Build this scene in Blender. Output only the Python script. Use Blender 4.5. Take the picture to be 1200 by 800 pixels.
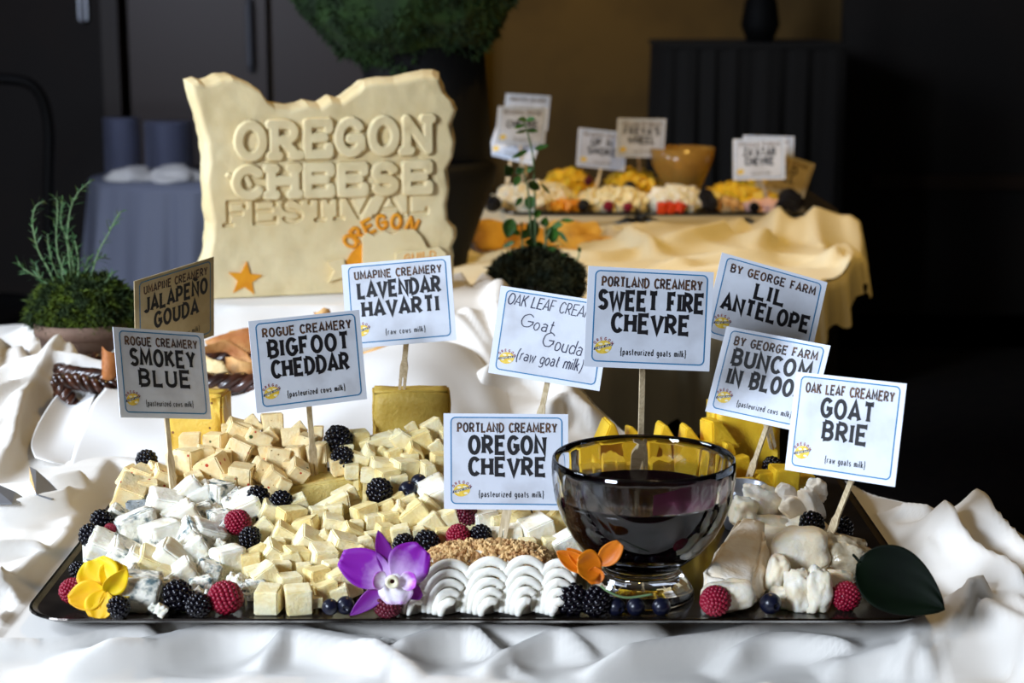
import bpy, bmesh, math, random
import numpy as np
from mathutils import Vector, Matrix, Euler

for o in list(bpy.data.objects): bpy.data.objects.remove(o)
scene = bpy.context.scene
COL = scene.collection
rnd = random.Random(7)
nrs = np.random.RandomState(5)
PI = math.pi

# ------------------------------------------------------------------ camera
TH = math.radians(11.0); FPX = 2065.0; ZC = 1.222
CT, ST = math.cos(TH), math.sin(TH)
cd = bpy.data.cameras.new('camera'); cam = bpy.data.objects.new('camera', cd); COL.objects.link(cam)
cam.location = (0, 0, ZC); cam.rotation_euler = (PI/2-TH, 0, 0)
cd.sensor_width = 36.0; cd.lens = 36.0*FPX/1200.0
cd.clip_start = 0.05; cd.clip_end = 60
cd.dof.use_dof = True; cd.dof.focus_distance = 1.36; cd.dof.aperture_fstop = 9.0
scene.camera = cam

# ------------------------------------------------------------------ world and light
scene.view_settings.view_transform = 'Standard'; scene.view_settings.look = 'None'
scene.view_settings.gamma = 1.0; scene.view_settings.exposure = 0.14
w = bpy.data.worlds.new('world'); scene.world = w; w.use_nodes = True
w.node_tree.nodes['Background'].inputs[0].default_value = (0.8, 0.5, 0.2, 1)
w.node_tree.nodes['Background'].inputs[1].default_value = 0.055

def area(name, loc, target, size, col, watts, sy=None, spread=None):
    ld = bpy.data.lights.new(name, 'AREA'); o = bpy.data.objects.new(name, ld); COL.objects.link(o)
    ld.shape = 'RECTANGLE'; ld.size = size; ld.size_y = sy or size; ld.color = col; ld.energy = watts
    if spread: ld.spread = math.radians(spread)
    o.location = loc
    o.rotation_euler = (Vector(target)-Vector(loc)).to_track_quat('-Z', 'Y').to_euler()
    return o
def spot(name, loc, target, col, watts, ang, blend=0.6, rad=0.05):
    ld = bpy.data.lights.new(name, 'SPOT'); o = bpy.data.objects.new(name, ld); COL.objects.link(o)
    ld.color = col; ld.energy = watts; ld.spot_size = math.radians(ang); ld.spot_blend = blend; ld.shadow_soft_size = rad
    o.location = loc
    o.rotation_euler = (Vector(target)-Vector(loc)).to_track_quat('-Z', 'Y').to_euler()
    return o
area('window_daylight', (-2.3, 1.55, 2.1), (-0.1, 1.45, 0.85), 0.8, (0.76, 0.86, 1.0), 54)
area('window_daylight_front', (-2.0, -0.85, 1.95), (-.05, 1.5, 0.9), 0.8, (0.74, 0.85, 1.0), 50, spread=120)
spot('ceiling_spot_display', (0.62, 2.35, 2.75), (0.22, 2.95, 0.85), (1.0, 0.62, 0.14), 78, 46)
spot('ceiling_spot_table', (0.30, 2.55, 2.75), (-0.02, 1.75, 0.85), (1.0, 0.64, 0.20), 30, 52)
spot('ceiling_spot_wall', (0.18, 5.35, 2.8), (0.18, 6.2, 1.75), (1.0, 0.72, 0.14), 80, 60, 1.0)
area('window_far', (-1.9, 3.2, 2.3), (-0.9, 5.6, 1.0), 0.7, (0.5, 0.58, 1.0), 7)

# ------------------------------------------------------------------ helpers: view rays, noise, meshes
def ray(px, py):
    u = (px-600)/FPX; v = (400-py)/FPX
    return Vector((u, CT+v*ST, -ST+v*CT))
def at(px, py, Y):
    d = ray(px, py); t = Y/d.y
    return Vector((d.x*t, Y, ZC+d.z*t))
def onz(px, py, z):
    d = ray(px, py); t = (z-ZC)/d.z
    return Vector((d.x*t, d.y*t, z))
def m_per_px(py, Y): return Y/ray(600, py).y/FPX

_perm = nrs.randint(0, 1 << 30, 65536)
def vnoise(x, y, z=None):
    x = np.asarray(x, float); y = np.asarray(y, float)
    z = np.zeros_like(x) if z is None else np.asarray(z, float)+np.zeros_like(x)
    xi, yi, zi = [np.floor(a).astype(np.int64) for a in (x, y, z)]
    fx, fy, fz = x-xi, y-yi, z-zi
    fx, fy, fz = [f*f*(3-2*f) for f in (fx, fy, fz)]
    def h(a, b, c): return (_perm[(a*73856093 ^ b*19349663 ^ c*83492791) & 65535] % 10007)/10007.0*2-1
    r = 0
    for dx in (0, 1):
        for dy in (0, 1):
            for dz in (0, 1):
                r = r+h(xi+dx, yi+dy, zi+dz)*(fx if dx else 1-fx)*(fy if dy else 1-fy)*(fz if dz else 1-fz)
    return r
def fbm(x, y, z=None, o=3):
    s = 0; a = 1.0; f = 1.0
    for i in range(o):
        s = s+a*vnoise(x*f+7.3*i, y*f-3.1*i, None if z is None else z*f); a *= .5; f *= 2.03
    return s
def n3(v, s): return float(vnoise(np.array([v[0]*s]), np.array([v[1]*s]), np.array([v[2]*s]))[0])

def mesh(name, verts, faces, m=None, smooth=False):
    me = bpy.data.meshes.new(name)
    me.from_pydata([tuple(v) for v in verts], [], [tuple(f) for f in faces])
    if m: me.materials.append(m)
    if smooth: me.polygons.foreach_set('use_smooth', [True]*len(me.polygons))
    me.update()
    return me
def link(name, me, parent=None, loc=None, rot=None, mat4=None):
    o = bpy.data.objects.new(name, me); COL.objects.link(o)
    if parent: o.parent = parent
    if mat4 is not None: o.matrix_basis = mat4
    if loc is not None: o.location = loc
    if rot is not None: o.rotation_euler = rot
    return o
def tag(o, label=None, cat=None, group=None, kind=None):
    if label: o['label'] = label
    if cat: o['category'] = cat
    if group: o['group'] = group
    if kind: o['kind'] = kind
    return o
def thing(name, label, cat, loc=(0, 0, 0), rotz=0, group=None):
    o = bpy.data.objects.new(name, None); COL.objects.link(o)
    o.location = loc; o.rotation_euler = (0, 0, rotz); o.empty_display_size = .02
    return tag(o, label, cat, group)

class MB:
    def __init__(s): s.v = []; s.f = []
    def add(s, vs, fs):
        n = len(s.v); s.v += [tuple(v) for v in vs]; s.f += [tuple(i+n for i in f) for f in fs]
        return s
    def box(s, c, d, R=None):
        vs = [Vector((x*d[0]/2, y*d[1]/2, z*d[2]/2)) for x in (-1, 1) for y in (-1, 1) for z in (-1, 1)]
        if R is not None: vs = [R @ v for v in vs]
        c = Vector(c)
        return s.add([c+v for v in vs], [(0, 1, 3, 2), (4, 6, 7, 5), (0, 4, 5, 1), (2, 3, 7, 6), (0, 2, 6, 4), (1, 5, 7, 3)])
    def tube(s, pts, rads, n=8, cap=True):
        pts = [Vector(p) for p in pts]
        if not hasattr(rads, '__len__'): rads = [rads]*len(pts)
        rings = []; up = None
        for i, p in enumerate(pts):
            d = (pts[min(i+1, len(pts)-1)]-pts[max(i-1, 0)]).normalized()
            if up is None: up = d.orthogonal().normalized()
            up = (up-d*up.dot(d)); up = up.normalized() if up.length > 1e-6 else d.orthogonal().normalized()
            b = d.cross(up)
            rings.append([p+(up*math.cos(2*PI*k/n)+b*math.sin(2*PI*k/n))*rads[i] for k in range(n)])
        vs = [q for r in rings for q in r]; fs = []
        for i in range(len(pts)-1):
            for k in range(n):
                a = i*n+k; b2 = i*n+(k+1) % n
                fs.append((a, b2, b2+n, a+n))
        if cap: fs.append(tuple(range(n-1, -1, -1))); fs.append(tuple((len(pts)-1)*n+k for k in range(n)))
        return s.add(vs, fs)
    def lathe(s, prof, n=48, c=(0, 0, 0), close=False):
        vs = []; fs = []
        for (r, z) in prof:
            for k in range(n):
                a = 2*PI*k/n; vs.append((c[0]+r*math.cos(a), c[1]+r*math.sin(a), c[2]+z))
        m = len(prof)
        for i in range(m if close else m-1):
            j = (i+1) % m
            for k in range(n): fs.append((i*n+k, i*n+(k+1) % n, j*n+(k+1) % n, j*n+k))
        return s.add(vs, fs)
    def me(s, name, m, smooth=False): return mesh(name, s.v, s.f, m, smooth)
def ico(sub=1):
    bm = bmesh.new(); bmesh.ops.create_icosphere(bm, subdivisions=sub, radius=1)
    v = [x.co.copy() for x in bm.verts]; f = [[y.index for y in x.verts] for x in bm.faces]; bm.free(); return v, f
ICO1, ICO2, ICO3 = ico(1), ico(2), ico(3)
def spline(pts, n=8):
    P = [Vector(p) for p in pts]; out = []
    for i in range(len(P)-1):
        p0 = P[max(i-1, 0)]; p1 = P[i]; p2 = P[i+1]; p3 = P[min(i+2, len(P)-1)]
        for k in range(n):
            t = k/n
            out.append(.5*((2*p1)+(p2-p0)*t+(2*p0-5*p1+4*p2-p3)*t*t+(3*p1-p0-3*p2+p3)*t**3))
    out.append(P[-1]); return out

# ------------------------------------------------------------------ materials
def srgb(r, g, b):
    f = lambda c: (c/255/12.92) if c/255 <= .04045 else ((c/255+.055)/1.055)**2.4
    return (f(r), f(g), f(b), 1)
def mat(name, col, rough=.6, metal=0, col2=None, scale=20, sss=0, bump=0, bscale=200, trans=0, ior=1.45, sheen=0,
        coat=0, specks=(), stretch=None, lo=.4, hi=.6, spec=None, detail=4, bd=.002):
    m = bpy.data.materials.new(name); m.use_nodes = True
    nt = m.node_tree; N = nt.nodes; L = nt.links; b = N['Principled BSDF']
    b.inputs['Base Color'].default_value = col; b.inputs['Roughness'].default_value = rough
    b.inputs['Metallic'].default_value = metal; b.inputs['IOR'].default_value = ior
    if trans: b.inputs['Transmission Weight'].default_value = trans
    if sheen: b.inputs['Sheen Weight'].default_value = sheen
    if coat: b.inputs['Coat Weight'].default_value = coat; b.inputs['Coat Roughness'].default_value = .08
    if spec is not None: b.inputs['Specular IOR Level'].default_value = spec
    if sss:
        b.inputs['Subsurface Weight'].default_value = sss; b.inputs['Subsurface Scale'].default_value = .006
        b.inputs['Subsurface Radius'].default_value = (1, .7, .4)
    tc = N.new('ShaderNodeTexCoord'); oi = N.new('ShaderNodeObjectInfo')
    va = N.new('ShaderNodeVectorMath'); va.operation = 'MULTIPLY_ADD'
    va.inputs[1].default_value = stretch or (1, 1, 1)
    mul = N.new('ShaderNodeMath'); mul.operation = 'MULTIPLY'; mul.inputs[1].default_value = 7.0
    L.new(oi.outputs['Random'], mul.inputs[0]); L.new(tc.outputs['Object'], va.inputs[0]); L.new(mul.outputs[0], va.inputs[2])
    cur = None
    if col2:
        n = N.new('ShaderNodeTexNoise'); n.inputs['Scale'].default_value = scale; n.inputs['Detail'].default_value = detail
        L.new(va.outputs[0], n.inputs['Vector'])
        r = N.new('ShaderNodeValToRGB'); r.color_ramp.elements[0].position = lo; r.color_ramp.elements[1].position = hi
        r.color_ramp.elements[0].color = col; r.color_ramp.elements[1].color = col2
        L.new(n.outputs['Fac'], r.inputs['Fac']); cur = r.outputs['Color']
    for (sc, thr, c) in specks:
        n = N.new('ShaderNodeTexVoronoi'); n.inputs['Scale'].default_value = sc
        L.new(va.outputs[0], n.inputs['Vector'])
        r = N.new('ShaderNodeValToRGB'); r.color_ramp.elements[0].position = thr; r.color_ramp.elements[1].position = thr+.03
        r.color_ramp.elements[0].color = (1, 1, 1, 1); r.color_ramp.elements[1].color = (0, 0, 0, 1)
        L.new(n.outputs['Distance'], r.inputs['Fac'])
        mx = N.new('ShaderNodeMix'); mx.data_type = 'RGBA'
        L.new(r.outputs['Color'], mx.inputs['Factor'])
        if cur is not None: L.new(cur, mx.inputs['A'])
        else: mx.inputs['A'].default_value = col
        mx.inputs['B'].default_value = c; cur = mx.outputs['Result']
    if cur is not None: L.new(cur, b.inputs['Base Color'])
    if bump:
        n = N.new('ShaderNodeTexNoise'); n.inputs['Scale'].default_value = bscale; n.inputs['Detail'].default_value = 3
        L.new(va.outputs[0], n.inputs['Vector'])
        bp = N.new('ShaderNodeBump'); bp.inputs['Strength'].default_value = bump; bp.inputs['Distance'].default_value = bd
        L.new(n.outputs['Fac'], bp.inputs['Height']); L.new(bp.outputs['Normal'], b.inputs['Normal'])
    return m
M = {}
M['cloth'] = mat('white_linen', srgb(232, 227, 220), .8, sheen=.1, bump=.06, bscale=1400)
M['napkin'] = mat('napkin_linen', srgb(234, 232, 230), .8, sheen=.1, bump=.06, bscale=1400)
M['goldlit_cloth'] = mat('gold_lit_linen', srgb(232, 222, 190), .8, sheen=.1, bump=.2, bscale=500)  # white linen with the warm light's yellow put into the base colour
M['skirt'] = mat('dark_skirt', srgb(66, 54, 32), .85)
M['blue_skirt'] = mat('grey_blue_skirt', srgb(130, 134, 150), .75)
M['black_cloth'] = mat('black_drape', srgb(26, 22, 18), .9)
M['tray'] = mat('dark_pewter', srgb(92, 86, 82), .22, 1.0, col2=srgb(74, 68, 64), scale=60, bump=.08, bscale=900)
M['traytop'] = mat('tray_dark_reflection', srgb(26, 22, 20), .16, .0, col2=srgb(40, 34, 30), scale=30, spec=.6)  # reflection of the dark room painted in as a near-black base
M['cream'] = mat('pale_cheese', srgb(240, 222, 168), .5, sss=.25, col2=srgb(246, 234, 192), scale=60, bump=.35, bscale=400)
M['creamgold'] = mat('ivory_cheese', srgb(232, 208, 140), .5, sss=.25, col2=srgb(240, 222, 164), scale=60, bump=.35, bscale=400)
M['pepper'] = mat('pepper_cheese', srgb(242, 216, 158), .5, sss=.25, col2=srgb(247, 226, 176), scale=60, bump=.3, bscale=400,
                  specks=((75, .11, srgb(190, 60, 24)), (62, .10, srgb(76, 88, 30))))
M['pepperslab'] = mat('golden_pepper_cheese', srgb(222, 180, 66), .5, sss=.2, col2=srgb(230, 194, 84), scale=60, bump=.3, bscale=400,
                  specks=((75, .09, srgb(120, 70, 24)), (62, .09, srgb(70, 80, 30))))
M['white'] = mat('white_cheese', srgb(246, 240, 222), .55, sss=.3, col2=srgb(240, 228, 196), scale=70, bump=.6, bscale=500)
M['blue'] = mat('blue_vein_cheese', srgb(244, 240, 226), .6, sss=.25, col2=srgb(118, 128, 126), scale=95, lo=.58, hi=.72, bump=1, bscale=450)
M['rind'] = mat('grey_rind', srgb(170, 172, 172), .7, col2=srgb(120, 126, 128), scale=120, bump=.8, bscale=400)
M['yellow'] = mat('yellow_cheese', srgb(236, 196, 52), .45, sss=.25, col2=srgb(226, 184, 44), scale=50, bump=.3, bscale=300)
M['olive'] = mat('shade_toned_cheese', srgb(200, 170, 78), .55, sss=.15, col2=srgb(188, 156, 66), scale=50, bump=.4, bscale=300)  # shade put into the colour of the upright havarti block
M['cheddar'] = mat('golden_cheddar', srgb(222, 198, 122), .55, sss=.15, col2=srgb(212, 186, 106), scale=60, bump=.5, bscale=400)
M['brie'] = mat('brie_paste', srgb(250, 242, 226), .55, sss=.3, col2=srgb(244, 228, 196), scale=60, bump=.4, bscale=220)
M['brierind'] = mat('brie_rind', srgb(248, 242, 232), .8, col2=srgb(232, 214, 186), scale=50, bump=.5, bscale=260)
M['gooey'] = mat('ripe_brie', srgb(214, 202, 176), .25, sss=.3, col2=srgb(168, 150, 120), scale=60, bump=.8, bscale=140)
M['cream_piped'] = mat('piped_goat_cheese', srgb(246, 242, 230), .5, sss=.08, bump=.2, bscale=300)
M['nuts'] = mat('chopped_nuts', srgb(220, 182, 124), .7, col2=srgb(166, 116, 66), scale=160, lo=.45, hi=.62)
M['carved'] = mat('carved_cheese', srgb(226, 203, 152), .6, sss=.15, col2=srgb(233, 214, 168), scale=14, bump=.25, bscale=120)
M['orange'] = mat('orange_cheese', srgb(236, 158, 28), .5, sss=.1, col2=srgb(226, 144, 20), scale=60)
M['blackberry'] = mat('blackberry_skin', srgb(9, 7, 16), .16, spec=.45)
M['raspberry'] = mat('raspberry_skin', srgb(126, 10, 38), .38, sss=.1, col2=srgb(150, 16, 48), scale=150)
M['redberry'] = mat('dark_raspberry_skin', srgb(92, 10, 34), .4, sss=.1)
M['blueberry'] = mat('blueberry_skin', srgb(10, 11, 26), .3, col2=srgb(20, 24, 46), scale=120)
M['paper'] = mat('card_paper', srgb(214, 218, 228), .75, col2=srgb(196, 198, 206), scale=38, lo=.42, hi=.66, detail=8)
M['paperedge'] = mat('card_margin', srgb(222, 226, 236), .75)
M['shadepaper'] = mat('shade_tinted_card_paper', srgb(196, 178, 140), .8, col2=srgb(180, 160, 120), scale=38, detail=8)  # darkened tan copy of the card paper, shade put into the colour
M['inkblue'] = mat('blue_ink', srgb(30, 118, 168), .6)
M['inkblack'] = mat('black_ink', srgb(16, 14, 20), .6)
M['inkbrown'] = mat('brown_ink', srgb(98, 66, 42), .6, col2=srgb(40, 30, 34), scale=200)
M['inkpen'] = mat('marker_ink', srgb(22, 24, 58), .5)
M['logoyellow'] = mat('emblem_gold', srgb(226, 186, 50), .6, col2=srgb(240, 206, 84), scale=500)
M['logonavy'] = mat('emblem_navy', srgb(36, 44, 84), .6)
M['logored'] = mat('emblem_red', srgb(150, 50, 44), .6)
M['logopale'] = mat('emblem_pale', srgb(240, 232, 200), .6)
M['wood'] = mat('pick_wood', srgb(224, 206, 172), .7, col2=srgb(200, 178, 140), scale=60, stretch=(8, 8, .6))
M['wicker'] = mat('dark_wicker', srgb(70, 36, 22), .28, col2=srgb(40, 18, 12), scale=60, coat=.4)
M['bread'] = mat('toasted_flatbread', srgb(222, 172, 108), .65, col2=srgb(176, 108, 56), scale=18, lo=.42, hi=.62, bump=.6, bscale=160)
M['breadlight'] = mat('pale_flatbread', srgb(240, 214, 160), .65, col2=srgb(214, 164, 96), scale=22, bump=.6, bscale=160)
M['goldlitbread'] = mat('gold_lit_flatbread', srgb(232, 184, 84), .65, col2=srgb(206, 150, 56), scale=22, bump=.6, bscale=160)  # the same flatbread with yellow lamp light put into its colour
M['terracotta'] = mat('clay_pot', srgb(128, 102, 86), .8, col2=srgb(110, 84, 70), scale=30)
M['darkpot'] = mat('dark_pot', srgb(40, 30, 22), .6)
M['moss'] = mat('moss', srgb(30, 48, 10), .9, col2=srgb(86, 104, 16), scale=60, lo=.45, hi=.68)
M['darkmoss'] = mat('dark_moss', srgb(18, 28, 8), .9, col2=srgb(46, 46, 14), scale=60)  # darker moss mix for the mint pot
M['topmoss'] = mat('topiary_moss', srgb(16, 34, 8), .95, col2=srgb(30, 54, 12), scale=26)
M['needle'] = mat('rosemary_needle', srgb(86, 128, 78), .5, col2=srgb(50, 88, 52), scale=40)
M['stem'] = mat('herb_stem', srgb(112, 140, 96), .6)
M['leaf'] = mat('mint_leaf', srgb(58, 110, 30), .45, col2=srgb(34, 78, 22), scale=60, bump=.6, bscale=120)
M['darkleaf'] = mat('dark_leaf', srgb(7, 18, 6), .6, col2=srgb(5, 12, 5), scale=30, spec=.12)
M['urn'] = mat('black_urn', srgb(6, 5, 5), .7, spec=.2)
M['pansy'] = mat('yellow_petal', srgb(250, 212, 10), .55, sss=.1, col2=srgb(244, 190, 8), scale=60)
M['pansyor'] = mat('golden_petal', srgb(246, 176, 8), .55, sss=.1, col2=srgb(250, 200, 10), scale=50)
M['nast'] = mat('orange_petal', srgb(226, 124, 10), .5, sss=.1, col2=srgb(214, 110, 8), scale=70)
M['throat'] = mat('flower_throat', srgb(190, 190, 60), .6)
M['steel'] = mat('steel', srgb(168, 170, 178), .3, .6)
M['plate'] = mat('china_plate', srgb(128, 132, 156), .4)
M['glass'] = mat('bowl_glass', (1, 1, 1, 1), .02, trans=1, ior=1.48)
M['amber'] = mat('amber_bowl', srgb(196, 150, 70), .15, trans=.55)
M['jam'] = mat('dark_cherry_sauce', srgb(12, 1, 4), .12, spec=.08)
M['jamfilm'] = mat('sauce_film', srgb(84, 16, 44), .35, trans=.4)
M['fruit'] = mat('red_fruit', srgb(220, 66, 22), .4)
M['pink'] = mat('pink_cheese', srgb(232, 190, 180), .6)
M['wallbrown'] = mat('brown_wall', srgb(34, 22, 11), .7, col2=srgb(26, 17, 9), scale=3)
M['wallgold'] = mat('ochre_wall', srgb(88, 66, 26), .8, col2=srgb(76, 56, 20), scale=4)
M['door'] = mat('steel_blue_door', srgb(56, 38, 32), .4, .1)
M['floor'] = mat('dark_carpet', srgb(40, 30, 24), .95, col2=srgb(26, 20, 18), scale=30)
M['ceiling'] = mat('ceiling_paint', srgb(150, 140, 120), .9)
M['blackwood'] = mat('black_lacquer', srgb(7, 5, 4), .6, spec=.2)
M['trim'] = mat('wood_trim', srgb(44, 28, 16), .5)

# the same cheeses for the pieces modelled at unit size
U = dict(bump=.5, bd=.0012)
M['cream_u'] = mat('pale_cheese_cut', srgb(240, 221, 165), .5, sss=.2, col2=srgb(248, 236, 196), scale=2.2, bscale=9, **U)
M['creamgold_u'] = mat('ivory_cheese_cut', srgb(230, 204, 136), .5, sss=.2, col2=srgb(242, 224, 166), scale=2.2, bscale=9, **U)
M['pepper_u'] = mat('pepper_cheese_cut', srgb(242, 214, 156), .5, sss=.2, col2=srgb(248, 228, 180), scale=2.2, bscale=9, specks=((1.45, .075, srgb(196, 60, 22)), (1.2, .08, srgb(70, 84, 26)), (2.3, .07, srgb(150, 120, 60))), **U)
M['white_u'] = mat('white_cheese_cut', srgb(248, 243, 228), .85, sss=.2, spec=.2, col2=srgb(238, 224, 190), scale=1.8, lo=.5, hi=.72, bump=.6, bscale=6, bd=.0012, specks=((3.3, .08, srgb(190, 184, 150)),))
M['blue_u'] = mat('blue_vein_cut', srgb(246, 241, 226), .9, sss=.15, spec=.15, col2=srgb(96, 114, 116), scale=3.0, lo=.50, hi=.66, bump=.8, bscale=5, bd=.002, detail=6)
M['yellow_u'] = mat('yellow_cheese_cut', srgb(238, 198, 50), .45, sss=.2, col2=srgb(228, 186, 40), scale=2, bscale=7, **U)
# ------------------------------------------------------------------ the room
def box_struct(name, c, d, m):
    o = link(name, MB().box((0, 0, 0), d).me(name, m), loc=c); return tag(o, kind='structure')
box_struct('floor', (0, 2.0, -.05), (6.4, 9.0, .1), M['floor'])
box_struct('ceiling', (0, 2.0, 2.95), (6.4, 9.0, .1), M['ceiling'])
box_struct('wall_left', (-3.15, 2.0, 1.45), (.1, 9.0, 2.9), M['wallbrown'])
box_struct('wall_right', (3.15, 2.0, 1.45), (.1, 9.0, 2.9), M['wallbrown'])
BW = 6.2
box_struct('wall_back', (0, BW+.05, 1.45), (6.2, .1, 2.9), M['wallgold'])
# left part of the back wall: brown panelling standing proud, then a pair of steel doors
xa = at(124, 100, BW-.08).x; xb = at(147, 100, BW-.08).x; xc = at(318, 100, BW).x; xd = at(562, 100, BW-.05).x
box_struct('trim_1', ((-3.1+xa)/2, BW-.05, 1.45), (xa+3.1, .1, 2.9), M['wallbrown'])
box_struct('trim_2', ((xa+xb)/2, BW-.07, 1.45), (xb-xa-.01, .14, 2.9), M['trim'])
def door(name, x0, x1):
    o = thing(name, None, None, ((x0+x1)/2, BW-.03, 0)); tag(o, kind='structure')
    wd = x1-x0
    link('door_leaf', MB().box((0, 0, 1.25), (wd-.012, .05, 2.5)).me('door_leaf', M['door']), o)
    p = link('kick_plate', MB().box((0, -.03, .15), (wd-.1, .008, .25)).me('kick_plate', M['steel']), o)
    h = link('door_handle', MB().tube([(wd*.38, -.05, .98), (wd*.38, -.07, 1.0), (wd*.38, -.07, 1.2), (wd*.38, -.05, 1.22)], .01).me('door_handle', M['steel']), o)
    return o
door('door_1', xb+.005, xc)
door('door_2', xc+.008, xd-.06)
box_struct('trim_3', (xd-.02, BW-.06, 1.45), (.07, .12, 2.9), M['trim'])
zr = at(1100, 212, BW-.03).z
box_struct('trim_4', ((1.25+3.1)/2, BW-.05, zr), (1.85, .04, .05), M['trim'])
M['wallshade'] = mat('wall_shade_paint', srgb(24, 16, 10), .7, col2=srgb(18, 12, 8), scale=3)  # near-black brown that paints the darkness of the unlit right wall
xq = at(985, 100, BW-.03).x
box_struct('wall_shade_panel', ((xq+3.1)/2, BW-.015, 1.45), (3.1-xq, .03, 2.9), M['wallshade'])  # added sheet over the wall, keeps its right part in painted shade
box_struct('baseboard_back', (1.6, BW-.015, .06), (3.0, .03, .12), M['trim'])
hp = at(97, 8, BW-.12)
h = thing('door_hinge', 'small dark steel hinge on brown panelling at far left', 'hinge', hp)
link('hinge_leaf', MB().box((0, 0, 0), (.03, .012, .09)).me('hinge_leaf', M['steel']), h)
link('hinge_pin', MB().tube([(0, -.01, -.05), (0, -.01, .05)], .008).me('hinge_pin', M['steel']), h)

# bentwood chair at the far left
cp = at(12, 150, 4.4); ch = thing('bentwood_chair', 'black bentwood chair standing in the shadow at far left', 'chair', (cp.x-.20, 4.6, 0), .25)
zt = at(12, 97, 4.4).z
hoop = spline([(.22, 0, .45), (.225, .01, .7), (.235, .02, zt-.12), (.2, .02, zt-.02), (.1, .03, zt), (0, .03, zt+.005), (-.1, .03, zt), (-.2, .02, zt-.02), (-.235, .02, zt-.12), (-.225, .01, .7), (-.22, 0, .45)], 6)
link('backrest', MB().tube(hoop, .014).me('backrest', M['blackwood'], True), ch)
link('seat', MB().lathe([(0, .43), (.2, .43), (.215, .445), (.2, .46), (0, .46)], 32, (0, -.2, 0)).me('seat', M['blackwood'], True), ch)
for sx, sy in ((.2, 0), (-.2, 0), (.17, -.38), (-.17, -.38)):
    link('leg', MB().tube([(sx*.9, sy, .44), (sx*1.08, sy*1.06, 0)], [.015, .011]).me('leg', M['blackwood'], True), ch)

# high stand with a dark pleated drape
def pleated(name, poly, z0, z1, m, amp=.012, freq=60, parent=None, flare=.0):
    P = [Vector((p[0], p[1], 0)) for p in poly]; pts = []; s = 0
    for i in range(len(P)-1):
        a, b = P[i], P[i+1]; n = max(2, int((b-a).length/.006)); nrm = Vector(((b-a).y, -(b-a).x, 0)).normalized()
        for k in range(n):
            q = a.lerp(b, k/n); pts.append((q, nrm, s+(b-a).length*k/n))
        s += (b-a).length
    vs = []; fs = []; nz = 14
    for j in range(nz+1):
        tz = j/nz; z = z1+(z0-z1)*tz
        for (q, nrm, l) in pts:
            ph = l*freq+1.6*math.sin(l*9)+.8*math.sin(l*23+2)
            a = amp*(.25+.75*min(1, tz*3))*(math.sin(ph)+.35*math.sin(2.3*ph+tz*2))
            vs.append(q+nrm*(a+flare*tz)+Vector((0, 0, z)))
    n = len(pts)
    for j in range(nz):
        for k in range(n-1): fs.append((j*n+k, j*n+k+1, (j+1)*n+k+1, (j+1)*n+k))
    return link(name, mesh(name, vs, fs, m, True), parent)
x0 = at(782, 100, 5.3).x; x1 = at(992, 100, 5.3).x; zt = at(880, 52, 5.3).z
st = thing('draped_stand', 'tall dark stand with pleated drape before the back wall', 'stand', ((x0+x1)/2, 5.5, 0))
wd = (x1-x0)/2
pleated('drape', [(-wd, .4), (-wd, -.2), (wd, -.2), (wd, .4)], .01, zt-.012, M['black_cloth'], .016, 70, st)
link('stand_top', MB().box((0, .1, zt-.005), (2*wd+.02, .62, .015)).me('stand_top', M['black_cloth']), st)
vp = at(893, 50, 5.45)
vz = thing('dark_vase', 'small black vase on top of the tall draped stand', 'vase', (vp.x, 5.5, zt+.003))
link('vase_body', MB().lathe([(0, 0), (.04, 0), (.06, .05), (.05, .12), (.022, .17), (.03, .21), (.02, .2), (0, .1)], 24).me('vase_body', M['urn'], True), vz)
sb = MB()
for i in range(9):
    a = rnd.uniform(0, 6.28); r = rnd.uniform(.03, .12)
    sb.tube([(0, 0, .18), (r*.5*math.cos(a), r*.5*math.sin(a), .26), (r*math.cos(a), r*math.sin(a), rnd.uniform(.28, .36))], [.004, .003, .012], 5)
link('dried_stems', sb.me('dried_stems', M['urn']), vz)

# ------------------------------------------------------------------ cloth terrain
class Terrain:
    def __init__(s, ctrl, lam=1e-4):
        s.P = np.array([[c[0], c[1]] for c in ctrl]); z = np.array([c[2] for c in ctrl]); n = len(z)
        K = s.k(s.P, s.P)+np.eye(n)*lam
        A = np.zeros((n+3, n+3)); A[:n, :n] = K; A[:n, n] = 1; A[:n, n+1:] = s.P; A[n, :n] = 1; A[n+1:, :n] = s.P.T
        s.w = np.linalg.solve(A, np.concatenate([z, [0, 0, 0]]))
    def k(s, a, b):
        d = np.sqrt(((a[:, None, :]-b[None, :, :])**2).sum(-1)); return d
    def z(s, x, y):
        q = np.stack([np.ravel(x), np.ravel(y)], 1); out = np.zeros(len(q))
        for i in range(0, len(q), 40000):
            r = q[i:i+40000]; n = len(s.P)
            out[i:i+40000] = s.k(r, s.P) @ s.w[:n]+s.w[n]+r @ s.w[n+1:]
        return out.reshape(np.shape(x))
    def hit(s, px, py):
        d = ray(px, py); lo, hi = .8/d.y, 4.0/d.y; t = lo; step = .01
        while t < hi:
            p = d*t; z = ZC+p.z
            if z < float(s.z(np.array([p.x]), np.array([p.y]))[0]): return Vector((p.x, p.y, z))
            t += step
        p = d*hi; return Vector((p.x, p.y, ZC+p.z))
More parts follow.
